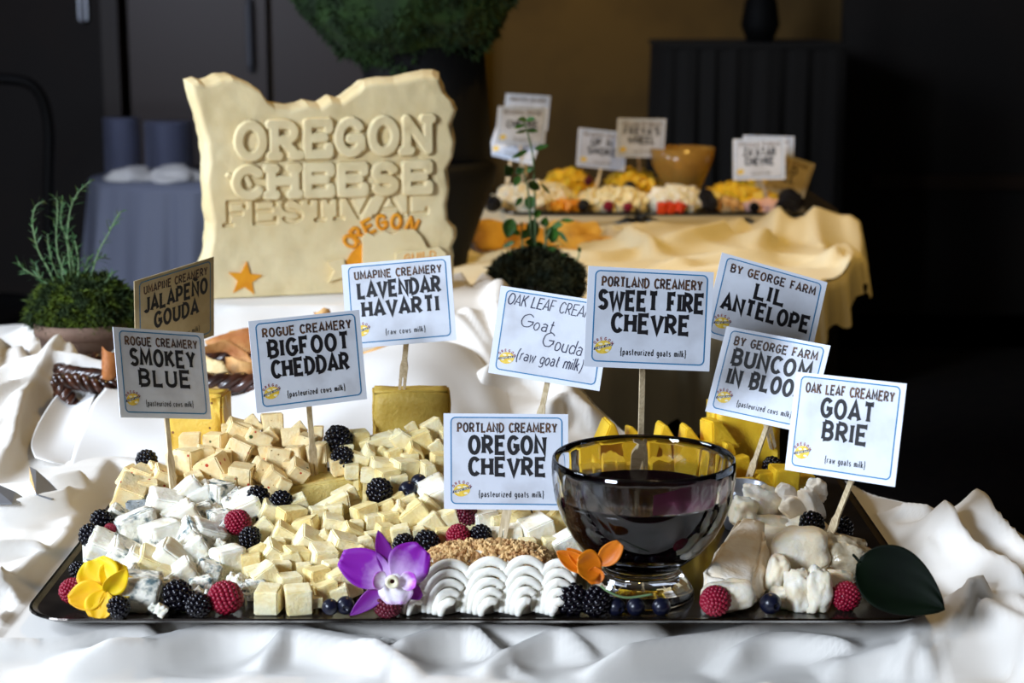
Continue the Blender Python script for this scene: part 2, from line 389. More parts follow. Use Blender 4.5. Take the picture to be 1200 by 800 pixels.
def segdist(X, Y, pts, side=False):
    best = np.full(X.shape, 1e9); tt = np.zeros(X.shape); n = len(pts)-1; sd = np.zeros(X.shape)
    for i in range(n):
        ax, ay = pts[i][0], pts[i][1]; bx, by = pts[i+1][0], pts[i+1][1]
        dx, dy = bx-ax, by-ay; l2 = dx*dx+dy*dy+1e-12
        t = np.clip(((X-ax)*dx+(Y-ay)*dy)/l2, 0, 1)
        d = np.hypot(X-ax-t*dx, Y-ay-t*dy); m = d < best
        best = np.where(m, d, best); tt = np.where(m, (i+t)/n, tt)
        if side: sd = np.where(m, dx*(Y-ay)-dy*(X-ax), sd)
    return (best, tt, sd) if side else (best, tt)
def polydist(X, Y, poly):      # signed distance, positive outside
    d, _ = segdist(X, Y, list(poly)+[poly[0]])
    ins = np.zeros(X.shape, bool); n = len(poly); j = n-1
    for i in range(n):
        xi, yi = poly[i]; xj, yj = poly[j]
        c = ((yi > Y) != (yj > Y)) & (X < (xj-xi)*(Y-yi)/(yj-yi+1e-12)+xi)
        ins ^= c; j = i
    return np.where(ins, -d, d)
def add_folds(T, X, Y, Z, folds):
    H = np.zeros(X.shape)
    for f in folds:
        pts = [T.hit(*p) for p in f[0]]
        pts = [(q.x, q.y) for q in spline([Vector((p.x, p.y, 0)) for p in pts], 5)]
        mk = (X > min(p[0] for p in pts)-.08) & (X < max(p[0] for p in pts)+.08) & (Y > min(p[1] for p in pts)-.08) & (Y < max(p[1] for p in pts)+.08)
        if not mk.any(): continue
        d, t, sd = segdist(X[mk], Y[mk], pts, True); sg = 1/(1+np.exp(-sd/1e-5)); wd_ = f[2]*(.62*(1-sg)+1.75*sg)
        env = np.minimum(1, np.minimum(t, 1-t)*5+.15)
        H[mk] = np.maximum(H[mk], f[1]*env*np.exp(-(d/wd_)**1.6))
    return Z+H
def smoothpoly(poly, n=6): return [(p.x, p.y) for p in spline([Vector((a, b2, 0)) for a, b2 in poly], n)]
def hem(X, Y, Z, D, st):
    """pull the cells just outside the table outline back onto it; the drop hangs from there"""
    gyy, gxx = np.gradient(D, st); g = np.sqrt(gxx**2+gyy**2)+1e-6; out = D > 0
    off = D+.0005
    return np.where(out, X-gxx/g*off, X), np.where(out, Y-gyy/g*off, Y), Z, D < 1.6*st
def drop_strip(path, zf, drop, rows=7, freq=70, amp=.004):
    P = [Vector((a, b2, 0)) for a, b2 in path]; pts = []
    for i in range(len(P)-1):
        a, b2 = P[i], P[i+1]; n = max(1, int((b2-a).length/.005))
        for k in range(n): pts.append(a.lerp(b2, k/n))
    pts.append(P[-1]); V = []; F = []; s = 0; m_ = len(pts)
    for j in range(rows+1):
        s = 0
        for i, q in enumerate(pts):
            d = (pts[min(i+1, m_-1)]-pts[max(i-1, 0)]).normalized(); nn = Vector((d.y, -d.x, 0)); s = i*.005; t = j/rows
            w_ = amp*t*(math.sin(s*freq+1.3*math.sin(s*17))+.5*math.sin(s*freq*2.1+1))
            dz = drop(q.x, q.y)*(1+.12*math.sin(s*31)+.08*math.sin(s*75))
            V.append((q.x+nn.x*(w_+.010*math.sqrt(t)-.002), q.y+nn.y*(w_+.010*math.sqrt(t)-.002), zf(q.x-nn.x*.004, q.y-nn.y*.004)+.0005*(1-t)-dz*t**1.1))
    for j in range(rows):
        for i in range(m_-1): F.append((j*m_+i, (j+1)*m_+i, (j+1)*m_+i+1, j*m_+i+1))
    return V, F
def add_geo(me, V, F):
    bm = bmesh.new(); bm.from_mesh(me); vs = [bm.verts.new(v) for v in V]
    for f in F: bm.faces.new([vs[k] for k in f]).smooth = True
    bm.to_mesh(me); bm.free(); me.update()
def cloth_mesh(name, X, Y, Z, keep, m):
    ny, nx = X.shape; idx = -np.ones(X.shape, int); k = np.flatnonzero(keep.ravel()); idx.ravel()[k] = np.arange(len(k))
    V = np.stack([X.ravel()[k], Y.ravel()[k], Z.ravel()[k]], 1)
    a = idx[:-1, :-1]; b = idx[:-1, 1:]; c = idx[1:, 1:]; d = idx[1:, :-1]
    ok = (a >= 0) & (b >= 0) & (c >= 0) & (d >= 0)
    F = np.stack([a[ok], b[ok], c[ok], d[ok]], 1)
    me = bpy.data.meshes.new(name); me.from_pydata(V.tolist(), [], F.tolist()); me.materials.append(m)
    me.polygons.foreach_set('use_smooth', [True]*len(me.polygons)); me.update(); return me

def C(px, py, Y): p = at(px, py, Y); return (p.x, p.y, p.z)
TRAYZ = .80
ctrl = [(x, 1.0, .76) for x in (-.7, -.3, 0, .3, .6)]+[C(x, 800, 1.125) for x in (-200, 0, 300, 600, 900, 1200)]
ctrl += [C(0, 720, 1.21), C(60, 735, 1.18), C(-150, 720, 1.21), (-.2, 1.16, .764), (0, 1.16, .762), (.15, 1.16, .752), (.24, 1.15, .750), (.34, 1.14, .764)]
ctrl += [C(0, 640, 1.37), C(0, 600, 1.45), C(-150, 600, 1.46), C(0, 520, 1.62), C(-150, 500, 1.68), C(0, 450, 1.78), C(0, 418, 1.86), C(-150, 415, 1.9)]
ctrl += [C(80, 412, 1.82), C(140, 425, 1.80)]
ctrl += [(x, y, .772) for x in (-.30, -.1, .1, .26) for y in (1.22, 1.35, 1.5)]+[(.26, 1.56, .79), (.1, 1.58, .785), (-.1, 1.6, .79), (-.3, 1.6, .795)]
ctrl += [(-.36, 1.3, .79), (-.37, 1.45, .80), (-.40, 1.2, .787), (-.36, 1.55, .805)]
ctrl += [(-.42, 1.60, .798), (-.42, 1.68, .802), C(100, 580, 1.47), C(20, 480, 1.70)]
ctrl += [(-.48, 1.93, .80), (-.58, 2.0, .80), (-.75, 2.0, .81), (-1.0, 1.9, .82), (-.48, 2.2, .79), (-.9, 2.3, .79), (-.7, 2.2, .79)]
ctrl += [(x, y, .884) for x in (-.40, -.3, -.2, -.08) for y in (1.95, 2.06, 2.14)]
ctrl += [C(560, 335, 1.98), C(600, 400, 1.85), C(590, 430, 1.80), C(640, 480, 1.70), (-.15, 1.80, .82), C(500, 390, 1.86), C(660, 520, 1.62)]
ctrl += [(-.45, 1.72, .797), (-.3, 1.72, .795), (-.2, 1.72, .797), (-.3, 1.84, .80), (-.43, 1.84, .80), (-.2, 1.85, .82), C(520, 450, 1.73), (.08, 2.1, .84), (-.2, 2.3, .82), (0, 2.3, .82), (-.45, 2.3, .8)]
ctrl += [C(1015, 607, 1.44), C(1060, 640, 1.34), C(1130, 612, 1.36), C(1180, 655, 1.32), C(1250, 690, 1.3), C(1100, 720, 1.20), C(1200, 760, 1.14), C(1150, 690, 1.24), (.8, 1.2, .80), (.33, 1.25, .782), (.34, 1.4, .80), (.5, 1.45, .78)]
T1 = Terrain(ctrl, 2e-3)
step = .0036
gx = np.arange(-1.02, .82, step); gy = np.arange(1.04, 2.36, step); X, Y = np.meshgrid(gx, gy)
Z = T1.z(X, Y)
folds1 = [
 ([(-40, 790), (60, 765), (130, 757), (200, 765)], .020, .012), ([(60, 802), (170, 786), (280, 770), (400, 778), (500, 800)], .024, .013),
 ([(150, 752), (240, 746), (330, 742), (470, 744), (600, 750), (690, 756)], .021, .008), ([(300, 795), (345, 768), (385, 752), (450, 750), (540, 768), (610, 795)], .026, .009),
 ([(300, 762), (350, 775), (420, 770), (500, 785)], .014, .006), ([(440, 800), (520, 774), (620, 768), (700, 782)], .022, .011),
 ([(560, 802), (640, 776), (720, 764), (790, 758)], .020, .010), ([(680, 805), (800, 785), (900, 762), (1010, 740)], .022, .009),
 ([(840, 802), (900, 776), (975, 776), (1000, 796)], .018, .010), ([(960, 802), (1040, 788), (1100, 800)], .016, .012),
 ([(1050, 812), (1090, 765), (1130, 722), (1165, 715)], .026, .010), ([(1140, 720), (1180, 745), (1230, 790)], .016, .012),
 ([(1165, 715), (1120, 675), (1075, 640), (1015, 612)], .010, .010), ([(1215, 725), (1170, 690), (1125, 655), (1095, 615)], .026, .010),
 ([(1235, 705), (1195, 668), (1160, 635), (1130, 602)], .028, .009), ([(1020, 618), (1060, 610), (1092, 612)], .014, .009),
 ([(1080, 705), (1060, 670), (1030, 640)], .008, .008), ([(1240, 765), (1200, 725), (1165, 700)], .014, .010),
 ([(-30, 708), (25, 700), (70, 670), (105, 640), (125, 612)], .026, .011), ([(-30, 668), (30, 660), (75, 662), (100, 672)], .016, .008),
 ([(-30, 628), (40, 618), (95, 600), (150, 585)], .022, .010), ([(-10, 748), (40, 728), (65, 700), (90, 668)], .020, .008),
 ([(-30, 592), (50, 582), (110, 570)], .016, .009), ([(-10, 690), (20, 715), (60, 722)], .014, .008), ([(60, 640), (95, 626), (130, 615)], .010, .007),
 ([(-15, 575), (15, 545), (22, 515), (38, 478), (60, 455)], .022, .011),
 ([(-50, 545), (-10, 525), (10, 505)], .016, .010), ([(-50, 505), (0, 480), (50, 452), (112, 428)], .022, .011),
 ([(-50, 470), (10, 445), (60, 436), (130, 440)], .016, .009), ([(-60, 432), (0, 418), (60, 412), (120, 425), (160, 445)], .020, .012),
 ([(20, 440), (45, 410), (30, 392)], .020, .012), ([(-60, 480), (-10, 440), (5, 412)], .02, .012), ([(60, 460), (85, 440), (95, 425)], .012, .010),
 ([(265, 372), (380, 362), (450, 350), (510, 340)], .010, .010), ([(400, 398), (470, 383), (530, 350), (552, 322)], .020, .012),
 ([(548, 320), (578, 365), (602, 415), (640, 470)], .024, .014), ([(520, 380), (560, 420), (590, 470)], .014, .016), ([(530, 345), (548, 380), (580, 430)], .014, .010),
 ([(555, 490), (580, 462), (612, 450), (650, 472), (685, 512)], .030, .014), ([(640, 508), (665, 490), (700, 515)], .024, .012),
 ([(-10, 735), (40, 738), (90, 743), (160, 740)], .014, .008),
]
Z = add_folds(T1, X, Y, Z, folds1)
wx = X+.05*fbm(X*5, Y*5, o=2); wy = Y+.05*fbm(X*5+9, Y*5+4, o=2)
rid = 1-np.abs(vnoise(wx*9+3, wy*16+1)); rid = np.clip(rid-.45, 0, 1)
soft = 1/(1+np.exp(-((-.34-X)/.02)))+(Y < 1.14)*.35+(X > .30)*.7+(Y > 1.68)*.6
soft = np.clip(soft, 0, 1)
Z = Z+.007*rid*soft+.0008*fbm(X*30, Y*30, o=2)*soft
# keep the cloth below the tray
ins = (X > -.36) & (X < .31) & (Y > 1.145) & (Y < 1.57)
dtray = np.maximum(np.maximum(-.355-X, X-.305), np.maximum(1.155-Y, Y-1.565))
Z = np.where(dtray < .02, np.minimum(Z, .788+np.clip(dtray, 0, 1)*.9), Z)
Z = np.where((Y < 1.165) & (X > -.36) & (X < .33), np.minimum(Z, .7905+np.clip(1.150-Y, 0, .012)*.8), Z)
# level seat for the carved cheese
seat = np.clip(1-np.maximum(np.maximum(-.44-X, X+.04), np.maximum(1.92-Y, Y-2.16))/.03, 0, 1)
Z = Z*(1-seat)+np.minimum(Z, .885)*seat
poly1 = [(-1.3, .6), (1.0, .6), (.60, 1.15), (.46, 1.30), (.405, 1.40), (.33, 1.50), (.28, 1.585), (.17, 1.62), (.07, 1.72), (.07, 1.95), (.02, 2.12), (-.10, 2.3), (-.6, 2.6), (-1.3, 2.5)]
Xg, Yg, Zg = X, Y, Z
poly1 = smoothpoly(poly1[:2])[:0]+[poly1[0]]+smoothpoly(poly1[1:-2])+poly1[-2:]
D = polydist(X, Y, poly1)
X, Y, Z, keep = hem(X, Y, Z, D, step)
me_ = cloth_mesh('tablecloth', X, Y, Z, keep, M['cloth'])
def zs_(Zq, x0, y0, st, x, y):
    fx = min(max((x-x0)/st, 0), Zq.shape[1]-1.001); fy = min(max((y-y0)/st, 0), Zq.shape[0]-1.001); a, b2 = int(fx), int(fy); u, v_ = fx-a, fy-b2
    return float(Zq[b2, a]*(1-u)*(1-v_)+Zq[b2, a+1]*u*(1-v_)+Zq[b2+1, a]*(1-u)*v_+Zq[b2+1, a+1]*u*v_)
add_geo(me_, *drop_strip([p for p in poly1 if p[0] > -.2 and p[1] > 1.0], lambda x, y: zs_(Zg, gx[0], gy[0], step, x, y), lambda x, y: .11))
o = link('tablecloth', me_)
tag(o, 'white linen tablecloth bunched in folds around the front tray', 'tablecloth')
def main_z(x, y):
    i = int(round((y-gy[0])/step)); j = int(round((x-gx[0])/step)); return float(Z[max(0, min(i, len(gy)-1)), max(0, min(j, len(gx)-1))])
# table under it
tb = thing('display_table', 'dark table under the white cloth, front tray on top', 'table', (-.3, 1.5, 0))
link('tabletop', MB().box((0, -.12, .72), (1.15, .9, .03)).me('tabletop', M['trim']), tb)
for sx in (-.52, .45):
    for sy in (-.5, .28): link('leg', MB().box((sx, sy, .352), (.05, .05, .704)).me('leg', M['trim']), tb)
pl = [(.60, 1.10), (.46, 1.30), (.405, 1.40), (.33, 1.50), (.28, 1.57), (.17, 1.61), (.06, 1.70), (.06, 1.95)]
o = pleated('table_skirt', [(x-.015, y-.015) for x, y in pl], .01, .68, M['skirt'], .010, 55, None)
tag(o, 'dark pleated skirt hanging below the front tablecloth', 'skirt')

# rear display cloth
ctrl2 = [(x, y, .785) for x in (-.2, .1, .4, .6) for y in (2.9, 3.3, 3.8)]
ctrl2 += [C(560, 310, 2.7), C(640, 330, 2.5), C(560, 290, 2.9), C(700, 310, 2.6), C(700, 285, 2.85), C(640, 380, 2.25), C(600, 420, 2.15), C(700, 420, 2.1), C(780, 360, 2.3),
          C(780, 300, 2.65), C(850, 275, 2.85), C(920, 262, 2.95), C(900, 300, 2.7), C(960, 300, 2.75), C(985, 262, 3.0), C(740, 270, 2.95), C(570, 268, 3.02), C(640, 258, 3.05), (0.05, 2.25, .80), (-.1, 2.2, .80)]
T2 = Terrain(ctrl2, 2e-3)
st2 = .008
hx = np.arange(-.35, .85, st2); hy = np.arange(1.98, 3.95, st2); X2, Y2 = np.meshgrid(hx, hy)
Z2 = T2.z(X2, Y2)
folds2 = [([(770, 300), (820, 290), (870, 270), (890, 258)], .022, .022), ([(880, 300), (910, 275), (925, 258), (940, 262)], .03, .022), ([(930, 255), (955, 280), (965, 300)], .02, .02),
 ([(760, 330), (850, 315), (930, 310), (975, 315)], .016, .018), ([(550, 305), (640, 308), (700, 312), (760, 300)], .02, .02), ([(700, 285), (740, 290), (770, 310)], .02, .016),
 ([(560, 285), (600, 272), (660, 268)], .01, .02), ([(950, 260), (985, 262), (995, 290)], .02, .02), ([(970, 320), (990, 310), (1000, 330)], .02, .02),
 ([(580, 380), (620, 400), (680, 440)], .02, .02), ([(570, 340), (600, 360), (660, 380)], .02, .018), ([(800, 340), (860, 330), (920, 345)], .018, .018), ([(730, 272), (752, 262), (764, 270)], .025, .014)]
Z2 = add_folds(T2, X2, Y2, Z2, folds2)
wx = X2+.08*fbm(X2*4, Y2*4, o=2); wy = Y2+.08*fbm(X2*4+9, Y2*4+4, o=2)
Z2 = Z2+.022*np.clip(1-np.abs(vnoise(wx*7, wy*9))-.4, 0, 1)*(Y2 < 3.0)
d2 = np.maximum(np.maximum(-.02-X2, X2-.585), np.maximum(3.03-Y2, Y2-3.42))
Z2 = np.where(d2 < .02, np.minimum(Z2, .835), Z2)
poly2 = [(-.3, 2.3), (-.15, 2.12), (.05, 2.05), (.17, 2.10), (.30, 2.26), (.44, 2.45), (.52, 2.62), (.575, 2.85), (.60, 3.1), (.60, 3.6), (.4, 3.8), (-.3, 3.8)]
Xg2, Yg2, Zg2 = X2, Y2, Z2
poly2 = smoothpoly(poly2[:-2])+poly2[-2:]
D2 = polydist(X2, Y2, poly2)
X2, Y2, Z2, keep2 = hem(X2, Y2, Z2, D2, st2)
me_ = cloth_mesh('rear_cloth', X2, Y2, Z2, keep2, M['goldlit_cloth'])
add_geo(me_, *drop_strip([p for p in poly2 if p[1] < 3.7], lambda x, y: zs_(Zg2, hx[0], hy[0], st2, x, y), lambda x, y: .05+.07*min(1, max(0, (2.6-y)/.3))))
o = link('tablecloth', me_)
tag(o, 'ivory cloth lit gold, bunched below the blurred rear tray', 'tablecloth')
def rear_z(x, y):
    i = int(round((y-hy[0])/st2)); j = int(round((x-hx[0])/st2)); return float(Z2[max(0, min(i, len(hy)-1)), max(0, min(j, len(hx)-1))])
pp = [(-.15, 2.16), (.04, 2.095), (.145, 2.14), (.27, 2.295), (.405, 2.48), (.48, 2.65), (.535, 2.87), (.56, 3.1), (.56, 3.6)]
o = pleated('table_skirt', pp, .01, .757, M['skirt'], .011, 40, None)
tag(o, 'dark pleated skirt of the rear table below the ivory cloth', 'skirt')
tb = thing('display_table', 'rear table hidden under ivory cloth and dark skirt', 'table', (.2, 3.1, 0))
link('tabletop', MB().box((-.04, .08, .69), (.60, 1.0, .03)).me('tabletop', M['trim']), tb)
for sx in (-.28, .2):
    for sy in (-.35, .5): link('leg', MB().box((sx, sy, .337), (.05, .05, .675)).me('leg', M['trim']), tb)

# ------------------------------------------------------------------ trays
def rrect(x0, x1, y0, y1, r, n=8):
    out = []
    for cx, cy, a0 in ((x1-r, y1-r, 0), (x0+r, y1-r, 90), (x0+r, y0+r, 180), (x1-r, y0+r, 270)):
        for k in range(n+1):
            a = math.radians(a0+90*k/n); out.append((cx+r*math.cos(a), cy+r*math.sin(a)))
    return out
def tray(x0, x1, y0, y1, z, label, r=.035):
    cx, cy = (x0+x1)/2, (y0+y1)/2
    t = thing('serving_tray', label, 'tray', (cx, cy, z-.008))
    def loop(d, zz): return [(x-cx, y-cy, zz) for x, y in rrect(x0+d, x1-d, y0+d, y1-d, max(.006, r-d))]
    rings = [loop(.022, .001), loop(.007, .0045), loop(0, .0085), loop(.0005, .0098), loop(.0025, .0098), loop(.006, .0082)]
    n = len(rings[0]); vs = [v for q in rings for v in q]; fs = []
    for i in range(len(rings)-1):
        for k in range(n): fs.append((i*n+k, i*n+(k+1) % n, (i+1)*n+(k+1) % n, (i+1)*n+k))
    fs.append(tuple(range(n-1, -1, -1)))
    link('rim', mesh('rim', vs, fs, M['tray'], False), t)
    ins = loop(.0055, .0081)
    link('base', mesh('base', ins, [tuple(range(n))], M['traytop']), t)
    return t
tray(-.342, .296, 1.158, 1.56, TRAYZ, 'large dark pewter tray in front, heaped with cheese cubes')
RT = at(700, 250, 3.05).z
tray(-.02+.0, .575, 3.05, 3.42, RT, 'blurred dark tray of cheeses on the rear table')

# ------------------------------------------------------------------ stroke lettering
def arc(cx, cy, rx, ry, a0, a1, n=10):
    return [(cx+rx*math.cos(math.radians(a0+(a1-a0)*k/n)), cy+ry*math.sin(math.radians(a0+(a1-a0)*k/n))) for k in range(n+1)]
G = {
 'A': (.58, [[(-.03, 0), (.29, 1), (.61, 0)], [(.09, .30), (.49, .30)]]),
 'B': (.52, [[(0, 0), (0, 1)], [(0, 1), (.26, 1)]+arc(.26, .76, .22, .24, 90, -90, 8)+[(0, .52)], [(.26, .52)]+arc(.26, .26, .26, .26, 90, -90, 8)+[(0, 0)]]),
 'C': (.52, [arc(.30, .5, .30, .5, 42, 318, 16)]),
 'D': (.56, [[(0, 0), (0, 1)], [(0, 1), (.18, 1)]+arc(.18, .5, .38, .5, 90, -90, 12)+[(0, 0)]]),
 'E': (.50, [[(.54, 1), (0, 1), (0, 0), (.54, 0)], [(0, .53), (.42, .53)]]),
 'F': (.44, [[(.44, 1), (0, 1), (0, 0)], [(0, .50), (.34, .50)]]),
 'G': (.56, [arc(.30, .5, .30, .5, 42, 335, 16), [(.30, .46), (.57, .46), (.57, .18)]]),
 'H': (.54, [[(0, 0), (0, 1)], [(.54, 0), (.54, 1)], [(0, .52), (.54, .52)]]),
 'I': (.02, [[(0, 0), (0, 1)]]),
 'J': (.36, [[(.36, 1), (.36, .25)]+arc(.18, .22, .18, .22, 0, -160, 8)]),
 'K': (.54, [[(0, 0), (0, 1)], [(.5, 1), (.02, .46)], [(.18, .60), (.54, 0)]]),
 'L': (.44, [[(0, 1), (0, 0), (.48, 0)]]),
 'M': (.72, [[(0, 0), (.05, 1), (.36, .25), (.67, 1), (.72, 0)]]),
 'N': (.56, [[(0, 0), (0, 1), (.56, 0), (.56, 1)]]),
 'O': (.60, [arc(.30, .5, .30, .5, 90, 450, 20)]),
 'P': (.50, [[(0, 0), (0, 1)], [(0, 1), (.25, 1)]+arc(.25, .72, .25, .28, 90, -90, 8)+[(0, .44)]]),
 'R': (.54, [[(0, 0), (0, 1)], [(0, 1), (.25, 1)]+arc(.25, .74, .25, .26, 90, -90, 8)+[(0, .48)], [(.22, .48), (.54, 0)]]),
 'S': (.46, [arc(.24, .74, .22, .26, 25, 270, 10)+arc(.24, .24, .23, .24, 90, -155, 10)]),
 'T': (.52, [[(0, 1), (.52, 1)], [(.26, 1), (.26, 0)]]),
 'U': (.54, [[(0, 1), (0, .3)]+arc(.27, .28, .27, .28, 180, 360, 10)+[(.54, 1)]]),
 'V': (.56, [[(-.03, 1), (.28, 0), (.59, 1)]]),
 'W': (.86, [[(0, 1), (.20, 0), (.43, .8), (.66, 0), (.86, 1)]]),
 'Y': (.56, [[(0, 1), (.28, .45), (.56, 1)], [(.28, .45), (.28, 0)]]),
 'Z': (.48, [[(0, 1), (.48, 1), (0, 0), (.48, 0)]]),
 "'": (.02, [[(.03, 1), (0, .76)]]), ' ': (.24, []),
 'a': (.36, [[(.04, .52), (.16, .6), (.32, .5), (.34, 0)], arc(.18, .18, .16, .18, 60, 330, 8)]),
 'c': (.30, [arc(.18, .3, .18, .3, 50, 310, 8)]),
 'd': (.36, [[(.36, 0), (.36, 1)], arc(.18, .3, .18, .3, 40, 320, 8)]),
 'e': (.36, [[(.02, .32), (.36, .32)]+arc(.18, .3, .18, .3, 5, 310, 10)]),
 'g': (.36, [arc(.18, .32, .18, .28, 40, 320, 8), [(.36, .6), (.36, -.1)]+arc(.18, -.1, .18, .16, 0, -150, 6)]),
 'i': (.02, [[(0, 0), (0, .6)], [(0, .8), (0, .88)]]),
 'k': (.34, [[(0, 0), (0, 1)], [(.3, .6), (.02, .25)], [(.12, .36), (.34, 0)]]),
 'l': (.02, [[(0, 0), (0, 1)]]),
 'm': (.56, [[(0, 0), (0, .6)], arc(.14, .42, .14, .18, 180, 0, 6)+[(.28, 0)], arc(.42, .42, .14, .18, 180, 0, 6)+[(.56, 0)]]),
 'o': (.36, [arc(.18, .3, .18, .3, 90, 450, 12)]),
 'p': (.36, [[(0, -.3), (0, .6)], arc(.18, .3, .18, .3, 140, -140, 8)]),
 'r': (.24, [[(0, 0), (0, .6)], arc(.16, .40, .16, .2, 180, 60, 5)]),
 's': (.28, [arc(.14, .45, .14, .15, 30, 270, 6)+arc(.14, .15, .14, .15, 90, -150, 6)]),
 't': (.24, [[(.1, .9), (.1, .1), (.24, 0)], [(0, .6), (.24, .6)]]),
 'u': (.34, [[(0, .6), (0, .18)]+arc(.16, .18, .16, .18, 180, 330, 6), [(.34, .6), (.34, 0)]]),
 'w': (.52, [[(0, .6), (.12, 0), (.26, .5), (.40, 0), (.52, .6)]]),
 'z': (.30, [[(0, .6), (.30, .6), (0, 0), (.30, 0)]]),
 '{': (.2, [[(.2, 1.1), (.1, 1.0), (.1, .55), (0, .42), (.1, .3), (.1, -.12), (.2, -.22)]]),
 '}': (.2, [[(0, 1.1), (.1, 1.0), (.1, .55), (.2, .42), (.1, .3), (.1, -.12), (0, -.22)]]),
 '(': (.16, [arc(.3, .4, .28, .75, 125, 235, 8)]), ')': (.16, [arc(-.12, .4, .28, .75, 55, -55, 8)]),
 'n': (.34, [[(0, 0), (0, .6)], arc(.17, .42, .17, .18, 180, 0, 6)+[(.34, 0)]]),
}
G['Ñ'] = (.56, G['N'][1]+[[(.08, 1.16), (.2, 1.26), (.34, 1.16), (.48, 1.26)]])
def strokes(text, h, width=None, gap=.17, space=None):
    """stroke polylines for a line of text, centred on x=0, baseline z=0; returns (list of strokes, scale x)"""
    out = []; x = 0
    for chh in text:
        wd, ss = G[chh]
        for s in ss: out.append([(x+p[0], p[1]) for p in s])
        x += wd+gap+(0 if chh != ' ' else 0)
    tot = x-gap; sx = (width/tot) if width else h
    return [[((p[0]-tot/2)*sx, p[1]*h) for p in s] for s in out], sx
def ribbon(mb, pts, wd, y, flare=1.0, fl=None, wv=None):
    """flat ribbon in the XZ plane at depth y"""
    P = [Vector((p[0], p[1])) for p in pts]; n = len(P)
    closed = (P[0]-P[-1]).length < 1e-7 and n > 3
    if flare > 1 and not closed:
        f = fl or wd
        if (P[1]-P[0]).length > f*1.3: P.insert(1, P[0]+(P[1]-P[0]).normalized()*f)
        if (P[-2]-P[-1]).length > f*1.3: P.insert(len(P)-1, P[-1]+(P[-2]-P[-1]).normalized()*f)
        n = len(P)
    vs = []
    for i in range(n):
        a = P[(i-1) % (n-1)] if closed else P[max(i-1, 0)]; b = P[(i+1) % (n-1)] if closed else P[min(i+1, n-1)]
        d0 = (P[i]-a); d1 = (b-P[i])
        if closed and i in (0, n-1): d0 = P[0]-P[n-2]; d1 = P[1]-P[0]
        d0 = d0.normalized() if d0.length > 1e-9 else d1.normalized(); d1 = d1.normalized() if d1.length > 1e-9 else d0
        t = (d0+d1); t = t.normalized() if t.length > 1e-4 else d0
        nn = Vector((-t.y, t.x)); k = 1/max(.45, abs(nn.dot(Vector((-d0.y, d0.x)))))
        hw = wd/2*k
        if wv: hw *= wv
        if flare > 1 and not closed and i in (0, n-1): hw *= flare
        vs += [(P[i].x+nn.x*hw, y, P[i].y+nn.y*hw), (P[i].x-nn.x*hw, y, P[i].y-nn.y*hw)]
    mb.add(vs, [(2*i, 2*i+1, 2*i+3, 2*i+2) for i in range(n-1)])
def text_mesh(mb, text, h, width, cx, cz, y, wt, flare=1.5, gap=.17):
    ss, sx = strokes(text, h, width, gap)
    for s in ss: ribbon(mb, [(p[0]+cx, p[1]+cz-h/2) for p in s], wt, y-1e-6*rnd.random(), flare, wt*.7)
# ------------------------------------------------------------------ the carved cheese
SA = math.radians(15); SP0 = at(385, 349, 2.02); SP0.z = .886
SR = Vector((math.cos(SA), math.sin(SA), 0)); SN = Vector((math.sin(SA), -math.cos(SA), 0))
def sl(px, py):
    d = ray(px, py); o = Vector((0, 0, ZC)); t = (SP0-o).dot(SN)/d.dot(SN); p = o+d*t
    return ((p-SP0).dot(SR), p.z-SP0.z)
slab = thing('carved_cheese', 'big pale state-shaped cheese block with raised festival lettering', 'cheese', SP0, SA)
top_px = [(222, 98), (232, 95), (240, 98), (248, 96), (258, 92), (272, 90), (283, 94), (296, 100), (305, 106), (313, 118), (322, 124), (340, 126), (352, 124), (360, 121), (375, 124), (388, 116), (400, 119), (408, 114), (414, 109), (420, 105), (427, 98), (436, 96), (450, 95), (462, 95), (480, 91), (496, 88), (508, 88), (516, 91)]
right_px = [(533, 345), (531, 325), (533, 300), (530, 290), (535, 278), (534, 268), (526, 258), (524, 240), (528, 222), (524, 200), (532, 185), (534, 168), (529, 148), (536, 130), (532, 120), (522, 110), (518, 100), (516, 91)]
left_px = [(233, 350), (236, 330), (242, 305), (247, 282), (248, 262), (244, 240), (241, 215), (243, 190), (241, 168), (236, 150), (230, 128), (225, 112), (222, 98)]
TL = [sl(*p) for p in top_px]; RL = [sl(*p) for p in right_px]; LL = [sl(*p) for p in left_px]
HR = RL[-1][1]; HL = LL[-1][1]
NS, NT = 400, 290
s_ = np.linspace(0, 1, NS); t_ = np.linspace(0, 1, NT); S, T = np.meshgrid(s_, t_)
lx = np.interp(T*HL, [max(0, p[1]) for p in LL], [p[0] for p in LL]); rx = np.interp(T*HR, [max(0, p[1]) for p in RL], [p[0] for p in RL])
XS = lx+(rx-lx)*S
tops = np.interp(lx[-1, 0]+(rx[-1, 0]-lx[-1, 0])*S, [p[0] for p in TL], [p[1] for p in TL])
tops = HL+(tops-HL)*1.0
ZS = T*tops
e = np.minimum(np.minimum(S, 1-S)*(rx-lx), (1-T)*tops)
b = .007; YS = np.where(e < b, b-np.sqrt(np.maximum(0, b*b-(b-e)**2)), 0)
YS = YS+.0010*fbm(XS*40, ZS*40, o=2)
